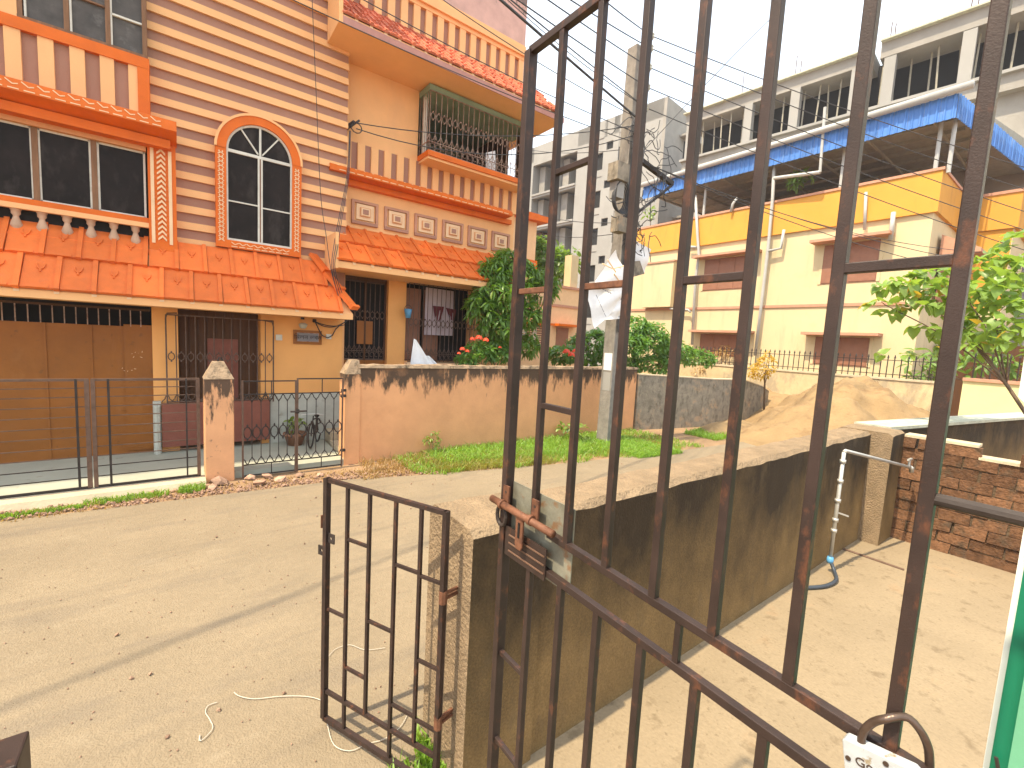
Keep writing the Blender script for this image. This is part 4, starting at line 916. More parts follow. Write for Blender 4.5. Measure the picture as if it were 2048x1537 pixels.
# ================================================================== YELLOW HOUSE AND SHED
YX = 20.0
YH = thing('yellow_house', 'pale yellow two-storey house with an amber parapet behind the sand heap', 'house', (22, 10, 0))
yc = 4.04                                    # near corner
zs, zp0, zp1 = 4.16, 7.10, 8.40
B(YX, 27.5, yc, 16.1, 0, zp0).build('wall', M_yel, YH)
B(YX - .10, 27.6, yc - .10, 16.2, zp0, zp1).build('parapet', M_amber, YH)
B(YX - .14, 27.64, yc - .14, 16.24, zp1, zp1 + .09).build('parapet_coping', M_redband, YH)
B(YX - .05, YX, yc, 16.1, zs - .05, zs + .06).build('string_course', M_redband, YH)
B(23.8, 27.4, 2.6, yc - .102, 0, zp0).build('wall', M_yel, YH); B(23.78, 23.81, 2.62, yc - .11, 4.2, zp0 - .03).build('wall', M_amber, YH)
B(23.7, 27.5, 2.5, yc - .1, zp0 - .02, zp1 - .1).build('parapet', M_amber, YH)
B(23.66, 27.55, 2.46, yc - .14, zp1 - .1, zp1).build('parapet_coping', M_redband, YH)
def ywin(px0, py0, px1, py1, sh=True, px2=None):
    a, b_ = on_x(px0, py0, YX), on_x(px1, py1, YX); y0, y1 = b_.y, a.y; z0, z1 = b_.z, a.z
    w = B(YX - .02, YX + .05, y0, y1, z0, z1).build('window', M_shut, YH)
    n = max(2, round((y1 - y0) / .75))
    for i in range(n): B(YX - .035, YX - .018, y0 + (y1 - y0) * i / n + .03, y0 + (y1 - y0) * (i + 1) / n - .03, z0 + .04, z1 - .04).build('shutter', M_shut, w)
    for q0_, q1_ in ((y0 - .10, y0), (y1, y1 + .10)): B(YX - .03, YX, q0_, q1_, z0, z1).build('window_surround', M_yel, w)
    B(YX - .55, YX, y0 - .35, y1 + .35, z1 + .06, z1 + .16).build('sunshade', M_redband, w)
ywin(1411, 521, 1500, 577); ywin(1650, 492, 1752, 563); ywin(1402, 668, 1488, 715); ywin(1632, 674, 1733, 735)
a = on_x(1298, 532, YX); b_ = on_x(1348, 618, YX)
bx = B(YX - .35, YX, b_.y, a.y, zs + .1, a.z).build('projecting_box', M_yel, YH); B(YX - .40, YX, b_.y - .06, a.y + .06, a.z, a.z + .08).build('box_cap', M_redband, bx)
pipes = []
def pipe(pts, r=.055, nm='downpipe'):
    return MB().tube([on_x(u, v, YX - .22) for u, v in pts], r, 8).build(nm, M_pipe, YH, True)
pipe([(1391, 392), (1395, 470), (1398, 510), (1391, 560), (1384, 690)], .065); pipe([(1550, 300), (1545, 400), (1538, 480), (1524, 600), (1510, 712)], .065)
pipe([(1535, 503), (1562, 497), (1568, 460)], .06); pipe([(1393, 495), (1378, 494)], .06); pipe([(1787, 425), (1781, 480)], .07); pipe([(1732, 385), (1729, 460)], .05)
pipe([(1462, 424), (1466, 408), (1475, 396)], .06, 'vent_pipe'); pipe([(1381, 625), (1376, 620), (1340, 618)], .05)
cx_ = on_x(1895, 480, 24)
# red canopy over the front door side
dc = on_y(1900, 490, yc)
cn = MB(); X0, X1 = on_y(1872, 500, yc).x, on_y(1872, 500, yc).x + 1.7; zc = on_y(1890, 490, yc - .4).z
cn.prism_x([(yc - .1, zc + .55), (yc - 1.1, zc), (yc - 1.1, zc - .12), (yc - .1, zc - .12)], X0, X1).build('red_canopy', M_redband, YH)
B(X0 + .3, X1 - .2, yc - .13, yc - .10, zc - 1.6, zc - .2).build('side_window', M_shut, YH)
# rooftop shed
SH = thing('rooftop_shed', 'blue corrugated sheet shed with a white gutter on the yellow house roof', 'shed', (22, 9, 8.5))
SX = 19.5; sy0, sy1 = 3.75, 15.5; zb0, zb1 = 9.80, 10.52
npan = 30
pm = MB(); wv = (sy1 - sy0) / npan
prof = [(0, 0), (.10, 0), (.16, .04), (.24, .04), (.30, 0), (.62, 0), (.68, .03), (.76, .03), (.82, 0), (1.0, 0)]
vs = []
for u, dd in prof: vs += [(-dd, u * wv * .985, 0), (-dd, u * wv * .985, zb1 - zb0)]
pm.add(vs, [(2 * i, 2 * i + 1, 2 * i + 3, 2 * i + 2) for i in range(len(prof) - 1)])
pmm = pm.mesh('sheet_panel', M_blue)
for i in range(npan): put('sheet_panel', pmm, SH, (SX, sy0 + i * wv, zb0))
npn = 38
rz = Matrix.Rotation(R_(90), 3, 'Z')
ra = R_(7); rz = Matrix.Rotation(R_(90) - ra, 3, 'Z')
for i in range(npn): put('sheet_panel', pmm, SH, (SX + (i + 1) * wv * math.cos(ra), sy0 - .01 - (i + 1) * wv * math.sin(ra), zb0), rz)
MB().add([(SX + .03, sy0 + .03, zb0 + .40), (34, sy0 - 1.72, zb0 + .4), (34, sy1, zb0 + .40), (SX + .03, sy1, zb0 + .40), (SX + .03, sy0 + .03, zb1 + .02), (34, sy0 - 1.72, zb1 + .9), (34, sy1, zb1 + .9), (SX + .03, sy1, zb1 + .02)],
         [(0, 1, 2, 3), (4, 7, 6, 5), (0, 4, 5, 1), (1, 5, 6, 2), (2, 6, 7, 3), (3, 7, 4, 0)]).build('roof_deck', M_under, SH)
for i in range(6): MB().bar((SX + .9 + i * 1.1, sy0 + .1, zb0 + .34), (SX + .9 + i * 1.1, sy1 - .1, zb0 + .34), .06, .12).build('purlin', M_under, SH)
for i in range(7): MB().bar((SX + .1, sy0 + .6 + i * 1.8, zb0 + .22), (27, sy0 + .6 + i * 1.8, zb0 + .22), .05, .10).build('rafter', M_under, SH)
gA, gB = on_x(1280, 372, SX - .15), on_x(1948, 168, SX - .15)
MB().tube([gA, gB], .115, 10).build('gutter_pipe', M_pipe, SH, True)
for px, pt, pb in ((1412, 375, 440), (1690, 298, 372), (1882, 255, 345), (1905, 285, 355)):
    t = on_x(px, pt, SX + .5); MB().tube([(SX + .5, t.y, zb0 + .4), (SX + .5, t.y, zp1 - .1)], .06, 8).build('post', M_pipe, SH)
B(26.2, 26.4, sy0 + .5, sy1 - .3, 7.2, zb0 + .4).build('back_wall', M_conc, SH)
tl = on_x(1470 + 130, 360, SX + .3)
MB().tube([on_x(1548, 357, SX - .05), on_x(1640, 345, SX - .05)], .07, 8).tube([on_x(1640, 345, SX - .05), on_x(1650, 215, SX - .05)], .05, 8).build('drop_pipe', M_pipe, SH)

# ---- concrete frame building behind
FA = R_(5)
p0 = on_x(1553, 273, 27.0)
CF = thing('concrete_frame', 'unfinished concrete storey with props and open bays above the blue shed', 'building', (p0.x, p0.y, 0), rz=FA)
# local: +x into the building, +y along the face away from the camera side
def cfb(name, m, *a): o = B(*a).build(name, m, CF, local=True); return o
zf0, zf1 = p0.z, p0.z + 2.75
cfb('floor_slab', M_conc, -.15, 8, -12.5, 5.5, zf0 - .75, zf0 - .10)
cfb('floor_edge', M_concg, -.35, 8, -12.5, 5.6, zf0 - .10, zf0 + .03)
cfb('roof_beam', M_conc, -.05, 8, -3.98, 5.5, zf1 - .52, zf1 + .08); cfb('roof_edge', M_moss, -.3, 8, -3.98, 5.6, zf1 + .08, zf1 + .15)
cfb('roof_beam', M_conc, -.05, 8, -12.5, -4.3, zf1 - .45, zf1 + .25); cfb('roof_edge', M_moss, -.3, 8, -12.5, -4.3, zf1 + .25, zf1 + .33)
cfb('bay_shade_sheet', M_dark, 1.5, 1.7, -12.5, 5.0, zf0, zf1)  # near-black sheet set close behind the columns, stands in for shade in the bays
nrm = Vector((math.cos(FA), math.sin(FA), 0)); tdir = Vector((-math.sin(FA), math.cos(FA), 0))
def cft(px, py): q = on_plane(px, py, p0, nrm); return (q - p0).dot(tdir)
for px in (1386, 1500, 1591, 1708, 1771, 1922):
    t = cft(px, 200); cfb('column', M_concg, -.08, .30, t - .22, t + .22, zf0, zf1 - .5)
for i in range(30):
    t = -11.5 + i * .55 + random.uniform(-.12, .12); x = random.uniform(.15, 1.2)
    MB().tube([(x, t, zf0), (x + random.uniform(-.1, .1), t + random.uniform(-.12, .12), zf1 - .4)], .04, 5).build('prop', M_bamb, CF, local=True)
for px in (1590, 1600, 1713, 1720, 1772, 1780, 1925, 1938, 1487):
    t = cft(px, 130); MB().tube([(.2, t, zf1), (.2, t, zf1 + random.uniform(.9, 1.5))], .022, 4).build('starter_bar', M_iron3, CF, local=True)
cfb('body_below', M_conc, .3, 8, -12.5, 5.0, 0, zf0 - .75)
# ---- grey apartment block
GA = R_(6); k0 = on_x(1330, 195, 30.0)
GB = thing('apartment_block', 'tall grey rendered apartment block with open balconies behind the utility pole', 'building', (k0.x, k0.y, 0), rz=GA)
gn = Vector((math.cos(GA), math.sin(GA), 0)); gt = Vector((-math.sin(GA), math.cos(GA), 0)); gk = Vector((k0.x, k0.y, 0))
def gtz(px, py): q = on_plane(px, py, gk, gn); return (q - gk).dot(gt), q.z
def gbx(name, m, *a): return B(*a).build(name, m, GB, local=True)
ztop = k0.z; fl = 3.15; nfl = 8
tA = gtz(1058, 350)[0]
bays = [(gtz(1152, 350)[0], gtz(1112, 350)[0]), (gtz(1108, 350)[0], gtz(1066, 350)[0])]
w1 = (gtz(1207, 300)[0], gtz(1186, 300)[0]); v1 = (gtz(1227, 280)[0], gtz(1214, 280)[0]); w2 = (gtz(1252, 280)[0], gtz(1238, 280)[0])
gbx('core', M_dark, 2.4, 14, .3, tA - .2, 0, ztop - .4)
gbx('wall', M_concg, .0, 2.4, 0, w2[0], 0, ztop); gbx('wall', M_concg, 0, .3, w2[1], v1[0], 0, ztop); gbx('wall', M_concg, 0, .3, v1[1], w1[0], 0, ztop); gbx('wall', M_concg, 0, 2.4, w1[1], bays[0][0], 0, ztop)
gbx('wall', M_concg, 0, 2.4, bays[0][1], bays[1][0], 0, ztop - 1.4); gbx('wall', M_concg, 0, 2.4, bays[1][1], tA, 0, ztop)
gbx('parapet', M_concg, .0, 14, 0, tA, ztop - 1.4, ztop + .02)
gbx('side_wall', M_conc, 0, 14, -.25, 0, 0, ztop - .02); gbx('end_wall', M_conc, 0, 14, tA - .02, tA + .2, 0, ztop)
for k in range(nfl):
    z = ztop - 1.4 - k * fl
    if z < 3: break
    for (a, b_) in bays:
        gbx('balcony_slab', M_concg, -.12, 2.4, a, b_, z - fl - .16, z - fl + .02)
        gbx('balcony_beam', M_concg, -.01, .3, a, b_, z - .35, z)
        gbx('back_wall', M_conc, 2.1, 2.3, a, b_, z - fl, z); gbx('balcony_door', M_dark, 2.05, 2.12, a + .2, a + 1.1, z - fl, z - .9)
        gbx('inner_pier', M_brick if k >= 2 and (a, b_) == bays[1] else M_conc, .8, 2.1, b_ - .9, b_ - .15, z - fl, z - .35)
    for (a, b_) in (w1, w2):
        gbx('window', M_dark, .22, .3, a, b_, z - 2.6, z - 1.15); gbx('wall', M_concg, .0, .3, a, b_, z - fl, z - 2.6); gbx('lintel', M_concg, .05, .3, a, b_, z - 1.15, z)
    gbx('vent', M_dark, .15, .3, v1[0], v1[1], z - 1.1, z - .45); gbx('wall', M_concg, 0, .3, v1[0], v1[1], z - fl, z - 1.1); gbx('wall', M_concg, 0, .3, v1[0], v1[1], z - .45, z)
    gbx('window', M_dark, 3.0, 4.0, -.30, -.24, z - 2.5, z - .9); gbx('sunshade', M_conc, 2.2, 6, -1.0, -.25, z - .8, z - .65); gbx('window', M_dark, 7, 9.5, -.30, -.24, z - 2.6, z - .4)
# ---- annex
AX = thing('apricot_house', 'small apricot house with red bands and brown shutters behind the mango tree', 'house', (12, 15, 0))
ay = 13.6
def aq(px, py): return on_y(px, py, ay)
zt_ = aq(1130, 578).z
B(9.2, aq(1158, 600).x, ay, 22, 0, zt_).build('wall', M_annex, AX)
B(9.15, aq(1158, 600).x + .06, ay - .07, 22, zt_, zt_ + .10).build('coping', M_redband, AX); B(9.2, aq(1158, 600).x, ay - .05, ay, aq(1130, 614).z - .04, aq(1130, 614).z + .06).build('band', M_redband, AX)
for u0, v0, u1, v1_ in ((1040, 650, 1082, 695), (1113, 655, 1134, 700)):
    p, q = aq(u0, v0), aq(u1, v1_); w = B(p.x, q.x, ay - .02, ay + .05, q.z, p.z).build('window', M_white if u0 < 1100 else M_shut, AX)
    B(p.x - .25, q.x + .3, ay - .4, ay, p.z + .05, p.z + .14).build('sunshade', M_orange, w)
    for i in range(2 if u0 < 1100 else 1):
        W_ = q.x - p.x
        if u0 < 1100: B(p.x + W_ * (.28 + .47 * i), p.x + W_ * (.28 + .47 * i) + W_ * .24, ay - .045, ay - .018, q.z, p.z).build('shutter', M_shut, w)
    if u0 < 1100:
        for i in range(9): MB().bar((p.x, ay - .035, q.z + (p.z - q.z) * (i + .5) / 9), (q.x, ay - .035, q.z + (p.z - q.z) * (i + .5) / 9), .03).build('louvre', M_cream, w)
B(aq(1143, 580).x, aq(1157, 580).x, ay + .1, ay + .5, zt_ + .1, aq(1150, 510).z).build('roof_post', M_yel, AX)
tb = B(7.5, on_y(1071, 500, 15).x, 15, 22, 0, on_y(1070, 445, 15).z).build('stair_tower', M_annex, AX)
B(7.4, on_y(1071, 500, 15).x + .35, 14.7, 22.1, on_y(1070, 445, 15).z, on_y(1070, 432, 15).z).build('tower_coping', M_orange, tb); B(7.5, on_y(1071, 500, 15).x + .05, 14.9, 15, on_y(1070, 530, 15).z - .2, on_y(1070, 530, 15).z + .15).build('tower_band', M_orange, tb)
# ---- plot wall with pickets in front of the yellow house
FW = thing('picket_topped_wall', 'old peeling wall topped by a thin iron picket fence behind the sand heap', 'wall', (17, 6, 0))
B(17.0, 17.22, 2.55, 14.5, 0, 1.62).build('wall_body', M_oldwall, FW); B(16.97, 17.25, 2.55, 14.5, 1.62, 1.68).build('coping', M_kerb, FW)
pk_ = MB().tube([(0, 0, 0), (0, 0, .62)], .014, 4).lathe((0, 0, .60), [(.03, 0), (.006, .09)], 5).mesh('picket', M_iron2)
for i in range(56): put('picket', pk_, FW, (17.1, 2.75 + i * .16, 1.67))
MB().bar((17.1, 2.6, 1.78), (17.1, 11.7, 1.78), .02).bar((17.1, 2.6, 2.2), (17.1, 11.7, 2.2), .02).build('picket_rails', M_iron2, FW)
LWL = thing('lime_wall', 'plain lime-yellow garden wall with a red coping and pickets under the broad-leaved tree', 'wall', (17, 1, 0))
B(17.0, 17.2, -3.5, 2.35, 0, 1.76).build('wall_body', M_lgwall, LWL); B(16.95, 17.25, -3.5, 2.36, 1.76, 1.84).build('coping', M_redband, LWL)
for i in range(20): put('picket', pk_, LWL, (17.1, 2.2 - i * .16, 1.83))
B(22.5, 23, -3, 3.9, 0, 2.9).build('dark_gateway', M_dbrown, YH)

# ================================================================== UTILITY POLE AND WIRES
pb = on_z(1214, 886, 0); PX, PY = pb.x, pb.y
UP_ = thing('utility_pole', 'weathered concrete utility pole carrying cables, boxes and torn banners', 'utility pole', (PX, PY, 0))
zt2 = 8.35
MB().add([(PX + sx * .195, PY + sy * .16, -.1) for sx, sy in ((-1, -1), (1, -1), (1, 1), (-1, 1))] + [(PX + sx * .145, PY + sy * .125, zt2) for sx, sy in ((-1, -1), (1, -1), (1, 1), (-1, 1))],
         [(0, 1, 5, 4), (1, 2, 6, 5), (2, 3, 7, 6), (3, 0, 4, 7), (4, 5, 6, 7)]).build('shaft', M_pole, UP_, bevel=.01)
def pz(py): return on_y(1240, py, PY - .15).z
ins = MB().lathe((0, 0, 0), [(.035, 0), (.06, .03), (.04, .06), (.06, .09), (.03, .13)], 10).mesh('insulator', M_dado)
insp = []
for i, py in enumerate((98, 138, 180, 222, 72)):
    z = on_y(1300, py, PY).z; p = Vector((PX + .42, PY - .02, z)); insp.append(p); put('insulator', ins, UP_, p - Vector((0, 0, .06)))
    MB().bar((PX + .1, PY - .02, z - .07), (PX + .44, PY - .02, z - .07), .03).build('insulator_arm', M_iron2, UP_)
MB().bar((PX - .05, PY - .18, pz(300)), (PX + 1.25, PY - .25, pz(330)), .09).bar((PX + .1, PY - .2, pz(330) - .9), (PX + 1.2, PY - .26, pz(330) - .05), .05).build('cross_arm', M_iron2, UP_)
q = on_y(1237, 345, PY - .3); B(q.x - .16, q.x + .18, PY - .42, PY - .16, q.z - .18, q.z + .16).build('junction_box', M_grey, UP_)
B(q.x - .07, q.x + .14, PY - .36, PY - .16, q.z - .50, q.z - .19).build('meter_box', M_concg, UP_)
q = on_y(1242, 440, PY - .3); B(q.x - .14, q.x + .12, PY - .36, PY - .16, q.z - .25, q.z + .05).build('splice_box', M_grey, UP_)
q = on_y(1240, 397, PY - .3)
cl = MB(); rnd = random.Random(4)
for k in range(5):
    rr = .24 + .02 * k; cl.tube([(q.x + rr * .75 * math.cos(t), PY - .25 - .03 * k, q.z + rr * math.sin(t)) for t in [2 * math.pi * i / 18 for i in range(19)]], .014, 5)
cl.build('cable_coil', M_cable, UP_)
tg = MB()
for k in range(70):
    p = Vector((PX + rnd.uniform(-.45, .9), PY - .24 - rnd.uniform(0, .2), rnd.uniform(4.4, 6.9))); pts = [p]
    d = Vector((rnd.uniform(-1, 1), rnd.uniform(-.2, .2), rnd.uniform(-1, .6)))
    for _ in range(6): d += Vector((rnd.uniform(-.8, .8), rnd.uniform(-.2, .2), rnd.uniform(-.8, .7))); pts.append(pts[-1] + d.normalized() * rnd.uniform(.06, .16))
    tg.tube(smooth_pts(pts, 3), .009, 4)
for k in range(9):
    x0 = PX + rnd.uniform(-.15, .1); tg.tube([(x0 + .03 * math.sin(i * 1.3 + k), PY - .20, 6.8 - i * .48) for i in range(10)], .012, 4)
tg.build('loose_cables', M_cable, UP_)['kind'] = 'stuff'
tgb = MB().box(PX - .192, PX - .165, PY - .12, PY + .10, pz(742), pz(708)).build('sticker', M_banner, UP_)
MB().box(PX - .192, PX - .165, PY - .12, PY + .09, pz(782), pz(746)).build('sticker', M_concg, UP_)
def wire(p, q_, sag=.25, r=.007, n=14, label='thin overhead cable', group='overhead cables on the utility pole'):
    p = Vector(p); q_ = Vector(q_); r *= .85; pts = [p.lerp(q_, i / n) - Vector((0, 0, sag * 4 * (i / n) * (1 - i / n))) for i in range(n + 1)]
    return tag(MB().tube(pts, r, 5).build('overhead_wire', M_cable), label, 'wire', group)
G1 = 'bare line wires running right from the pole'
Rl = 'bare line wire running right from the pole insulators across the sky'; Ll = 'line wire rising from the pole top to the upper left beyond the frame'
for i, (p, (u, v)) in enumerate(zip(insp, ((2100, 395), (2100, 440), (2110, 480), (2110, 520), (2100, 350)))):
    e = on_x(u, v, 17.5); wire(p, e, .12, .011, label=('second highest', 'third highest', 'fourth highest', 'lowest', 'highest')[i] + ' of the bare wires running right from the pole insulators', group=G1)
    uu, vv = ((1145, -5), (1100, -5), (1075, 20), (1080, 40), (1210, -5))[i]
    e = on_y(uu, vv, 5.2); wire(p, p + (e - p) * 1.9, .05, .011, label=('third', 'fourth', 'fifth and lowest', 'second', 'first and steepest')[i] + ' line wire rising from the pole top to the upper left', group='line wires rising left from the pole top')
for nm_, u, v in (('middle', 2100, 545), ('lowest', 2100, 575), ('highest', 1960, 505)):
    wire((PX + .3, PY - .2, 6.1), on_x(u, v, 18.5), .35, .010, label=nm_ + ' of the sagging service cables crossing the yellow wall', group='service cables across the yellow wall')
for i, (u, v, z) in enumerate(((917, 0, 6.9), (1037, 0, 7.2), (640, 0, 6.4), (770, 0, 6.6))):
    e = on_y(u, v, 7.4); p = Vector((PX - .1, PY - .2, z)); wire(p, p + (e - p) * 1.6, .18, .009, label=('cable crossing the pink parapet of the orange house', 'cable passing the parapet end of the orange house into the sky', 'cable crossing the upper eave and the striped wall', 'cable running along the upper eave tiles')[i], group='cables in front of the orange house')
wire((PX - .1, PY - .2, 6.9), (-9, 2.75, 6.85), .12, .024, n=30, label='thick twisted cable bundle from the pole over the road to the upper left', group=None)
for dz in (0, -.10): wire((PX - .1, PY - .15, 6.75 + dz * 2), (2.74, 8.86, 6.04 + dz), .22 - dz * 2, .011, label=('upper' if dz == 0 else 'lower') + ' of two cables from the pole to the bracket on the orange house', group='house service cables')
for nm_, u, v, z in (('middle', 1080, 430, 4.8), ('lowest', 1090, 470, 4.6), ('highest', 1060, 300, 6.3)):
    wire((PX - .1, PY - .15, z), on_y(u, v, 12.5), .1, .010, label=nm_ + ' of three cables from the pole towards the apricot house', group='cables to the apricot house')
e = on_y(1560, 20, 5.0); wire((PX + .2, PY - .2, 6.3), e, -.05, .009, label='steep cable rising right from the pole tangle', group='steep cable')
e = on_y(975, 115, 8.4)
dw = MB()
for k in range(4):
    P_ = [on_y(624 + k * 3, -6, 8.55), on_y(632 + k * 2, 180, 8.6), on_y(641 + k * 2, 385, 8.62), on_y(652 + k * 3, 470 + k * 3, 8.45), on_y(662 + k * 2, 540, 8.2), on_y(676 + k * 3, 590 + k * 4, 8.15)] if k == 0 else \
         [on_y(698 + k, 262, 8.78), on_y(692 + k * 2, 350, 8.68), on_y(676 + k * 3, 430, 8.4), on_y(664 + k * 4, 490, 8.1), on_y(661 + k * 3, 540, 8.02), on_y(674 + k * 5, 600, 8.25)]
    tag(MB().tube(smooth_pts(P_, 5), .006, 5).build('drop_cable', M_cable), ('', 'leftmost', 'middle', 'rightmost')[k] + ' of the black drop cables hanging down the corner of the striped wall' if k else 'long thin cable hanging past the striped wall from the roof', 'cable', 'drop cables at the house corner' if k else None)
# torn banners
def sheetq(name, pts, m, label, thick=.006, depth_fn=None, nn=8):
    """quad pts (world corners: tl,tr,br,bl) as a slightly billowing sheet"""
    tl, tr, brr, bl_ = [Vector(p) for p in pts]; nv = (tr - tl).cross(bl_ - tl).normalized(); vs = []; fs = []
    for s in (0, 1):
        for i in range(nn + 1):
            for j in range(nn + 1):
                u, v = i / nn, j / nn; p = tl.lerp(tr, u).lerp(bl_.lerp(brr, u), v)
                p += nv * (.035 * math.sin(5 * u + 3 * v) + .02 * math.sin(9 * v) + s * thick); vs.append(p)
    K = (nn + 1) ** 2
    for i in range(nn):
        for j in range(nn):
            a = i * (nn + 1) + j; b_ = a + nn + 1; fs.append((a, b_, b_ + 1, a + 1)); fs.append((K + a, K + a + 1, K + b_ + 1, K + b_))
    return tag(MB().add(vs, fs).build(name, m, smooth=True), label, 'banner')
yb = PY - .30
def qb(pts, y=yb): return [on_y(u, v, y) for u, v in pts]
sheetq('banner', qb([(1174, 574), (1247, 572), (1245, 603), (1190, 657)]), M_banner, 'torn white banner folded to a point, lowest on the utility pole')
sheetq('banner', qb([(1232, 500), (1250, 545), (1240, 585), (1188, 572)], yb - .04), M_banner, 'crumpled white banner tied round the pole above the pointed one')
sheetq('banner', qb([(1270, 478), (1300, 500), (1292, 548), (1268, 540)], yb + .25), M_banner, 'white banner scrap sticking out on the right of the utility pole')
sheetq('banner', qb([(1215, 600), (1245, 600), (1243, 638), (1212, 640)], yb + .05), M_banner, 'small white poster behind the pointed banner')
tie = MB()
for pts in (((1205, 528), (1225, 538), (1248, 532)), ((1215, 520), (1232, 545)), ((1228, 548), (1240, 565))): tie.tube([on_y(u, v, yb - .09) for u, v in pts], .014, 5)
tie.build('banner_ties', M_cream, UP_)
prn = MB()
for k in range(5): p = on_y(1192 + k * 4, 590 + k * 9, yb - .06); q = on_y(1196 + k * 4, 598 + k * 9, yb - .06); prn.bar(p, q, .012, .003, up=(0, -1, 0))
for k in range(4): p = on_y(1204 + k * 5, 578 + k * 2, yb - .06); q = on_y(1208 + k * 5, 580 + k * 3, yb - .06); prn.bar(p, q, .02, .003, up=(0, -1, 0))
prn.build('banner_print', M_print, UP_)
q = on_y(1275, 522, yb + .2); MB().add([on_y(1245, 525, yb + .2), on_y(1280, 522, yb + .2), on_y(1289, 548, yb + .2), on_y(1246, 560, yb + .2)] + [on_y(1245, 525, yb + .2) + Vector((0, .04, 0)), on_y(1280, 522, yb + .2) + Vector((0, .04, 0)), on_y(1289, 548, yb + .2) + Vector((0, .04, 0)), on_y(1246, 560, yb + .2) + Vector((0, .04, 0))],
                                    [(3, 2, 1, 0), (4, 5, 6, 7), (0, 1, 5, 4), (1, 2, 6, 5), (2, 3, 7, 6), (3, 0, 4, 7)]).build('grey_board', M_grey, UP_)

# ================================================================== PLANTS
def leaf_mesh(name, m, L, w, droop=.25, heart=False):
    if heart:
        pts = [(0, 0), (-.42 * w, -.10 * L), (-.52 * w, .25 * L), (-.34 * w, .62 * L), (0, L), (.34 * w, .62 * L), (.52 * w, .25 * L), (.42 * w, -.10 * L)]
        vs = [(x, y, abs(x) * .28 - droop * y * y / L) for x, y in pts] + [(0, .4 * L, -droop * .16 * L)]
        fs = [(i, (i + 1) % 8, 8) for i in range(8)][::-1]
        fs = [f[::-1] for f in fs]
    else:
        ys = (0, .25, .55, .82, 1.0); ws = (.05, .42, .5, .3, 0.02); vs = []
        for y, ww in zip(ys, ws):
            z = -droop * L * y * y; vs += [(-w * ww, y * L, z + w * ww * .35), (0, y * L, z), (w * ww, y * L, z + w * ww * .35)]
        fs = []
        for i in range(4):
            a = i * 3; fs += [(a, a + 1, a + 4, a + 3), (a + 1, a + 2, a + 5, a + 4)]
    b = MB().add(vs, fs); return b.mesh(name, m, True), (vs, fs)
def rotto(d, rnd, roll=.6):
    d = d.normalized(); up = Vector((0, 0, 1)); x = d.cross(up)
    if x.length < 1e-3: x = Vector((1, 0, 0))
    x.normalize(); z = x.cross(d).normalized(); M_ = Matrix((x, d, z)).transposed(); return M_ @ Matrix.Rotation(rnd.uniform(-roll, roll), 3, 'Y')
def plant(name, label, cat, base, clusters, lm, nobj, nstuff, seed, trunk_r, droop=0.5, whorl=6, mats=None, group=None, limb=True, stuffmat=None, ok=None):
    """clusters: list of (centre, radii). Leaves grow in whorls near the shell of each cluster; nearest ones are single objects."""
    rnd = random.Random(seed); T = thing(name, label, cat, base, group)
    me, (lv, lf) = lm; spots = []
    tot = nobj + nstuff
    vol = [r[0] * r[1] * r[2] for _, r in clusters]; sv = sum(v ** .67 for v in vol)
    for (c, r), v in zip(clusters, vol):
        for _ in range(max(1, int(tot / whorl * v ** .67 / sv))):
            while True:
                d = Vector((rnd.gauss(0, 1), rnd.gauss(0, 1), rnd.gauss(0, 1))).normalized(); u = rnd.uniform(.35, 1.0) ** .5
                lump = 1 + .22 * math.sin(4 * d.x + seed) * math.cos(5 * d.z + 2 * d.y)
                if d.z > -.75: break
            p = c + Vector((d.x * r[0], d.y * r[1], d.z * r[2])) * u * lump
            ax = (d + Vector((0, 0, .35))).normalized()
            for k in range(whorl):
                a = 2 * math.pi * k / whorl + rnd.uniform(-.4, .4)
                s1 = ax.cross(Vector((.3, .5, .8))).normalized(); s2 = ax.cross(s1)
                dd = s1 * math.cos(a) + s2 * math.sin(a) + ax * rnd.uniform(-.1, .8) + Vector((0, 0, -droop * rnd.uniform(.3, 1)))
                spots.append((p + dd * .02, rotto(dd, rnd), rnd.uniform(.7, 1.15), (p - CAM).length - u * .3))
    spots.sort(key=lambda s: s[3])
    front = spots[:int(len(spots) * .6)]; rnd.shuffle(front); chosen = set(id(s) for s in front[:nobj])
    st = MB()
    for s in spots:
        if id(s) in chosen:
            m2 = me
            put('leaf', m2 if not mats else rnd.choice(mats)[0], T, s[0], s[1], (s[2],) * 3)
        else:
            o = len(st.v); M_ = s[1] * s[2]
            for v in lv: st.v.append(tuple(s[0] + M_ @ Vector(v)))
            st.f += [tuple(i + o for i in f) for f in lf]
    if st.v: st.build('foliage', stuffmat or me.materials[0], T, True)['kind'] = 'stuff'
    tk = MB(); b0 = Vector(base); cen = sum((c for c, r in clusters), Vector()) / len(clusters)
    fork = b0.lerp(cen, .66) + Vector((rnd.uniform(-.05, .05), rnd.uniform(-.05, .05), 0)) if len(clusters) > 1 else b0.lerp(cen, .8)
    tk.tube(smooth_pts([b0 - Vector((0, 0, .03)), b0.lerp(fork, .5) + Vector((rnd.uniform(-.04, .04), rnd.uniform(-.04, .04), 0)), fork, fork.lerp(cen, .6)], 3), trunk_r, 7, trunk_r * .6)
    for c, r in clusters[:6]:
        mid = fork.lerp(c, .5) + Vector((rnd.uniform(-.08, .08), rnd.uniform(-.08, .08), .08))
        tk.tube(smooth_pts([fork, mid, c, c + Vector((rnd.uniform(-.3, .3) * r[0], rnd.uniform(-.3, .3) * r[1], .5 * r[2]))], 3), trunk_r * .42, 5, trunk_r * .12)
    tk.build('trunk', M_bark, T, True)
    return T
mango = leaf_mesh('leaf', M_mango, .20, .052, .4); mango2 = leaf_mesh('leaf', M_mango2, .20, .052, .3)
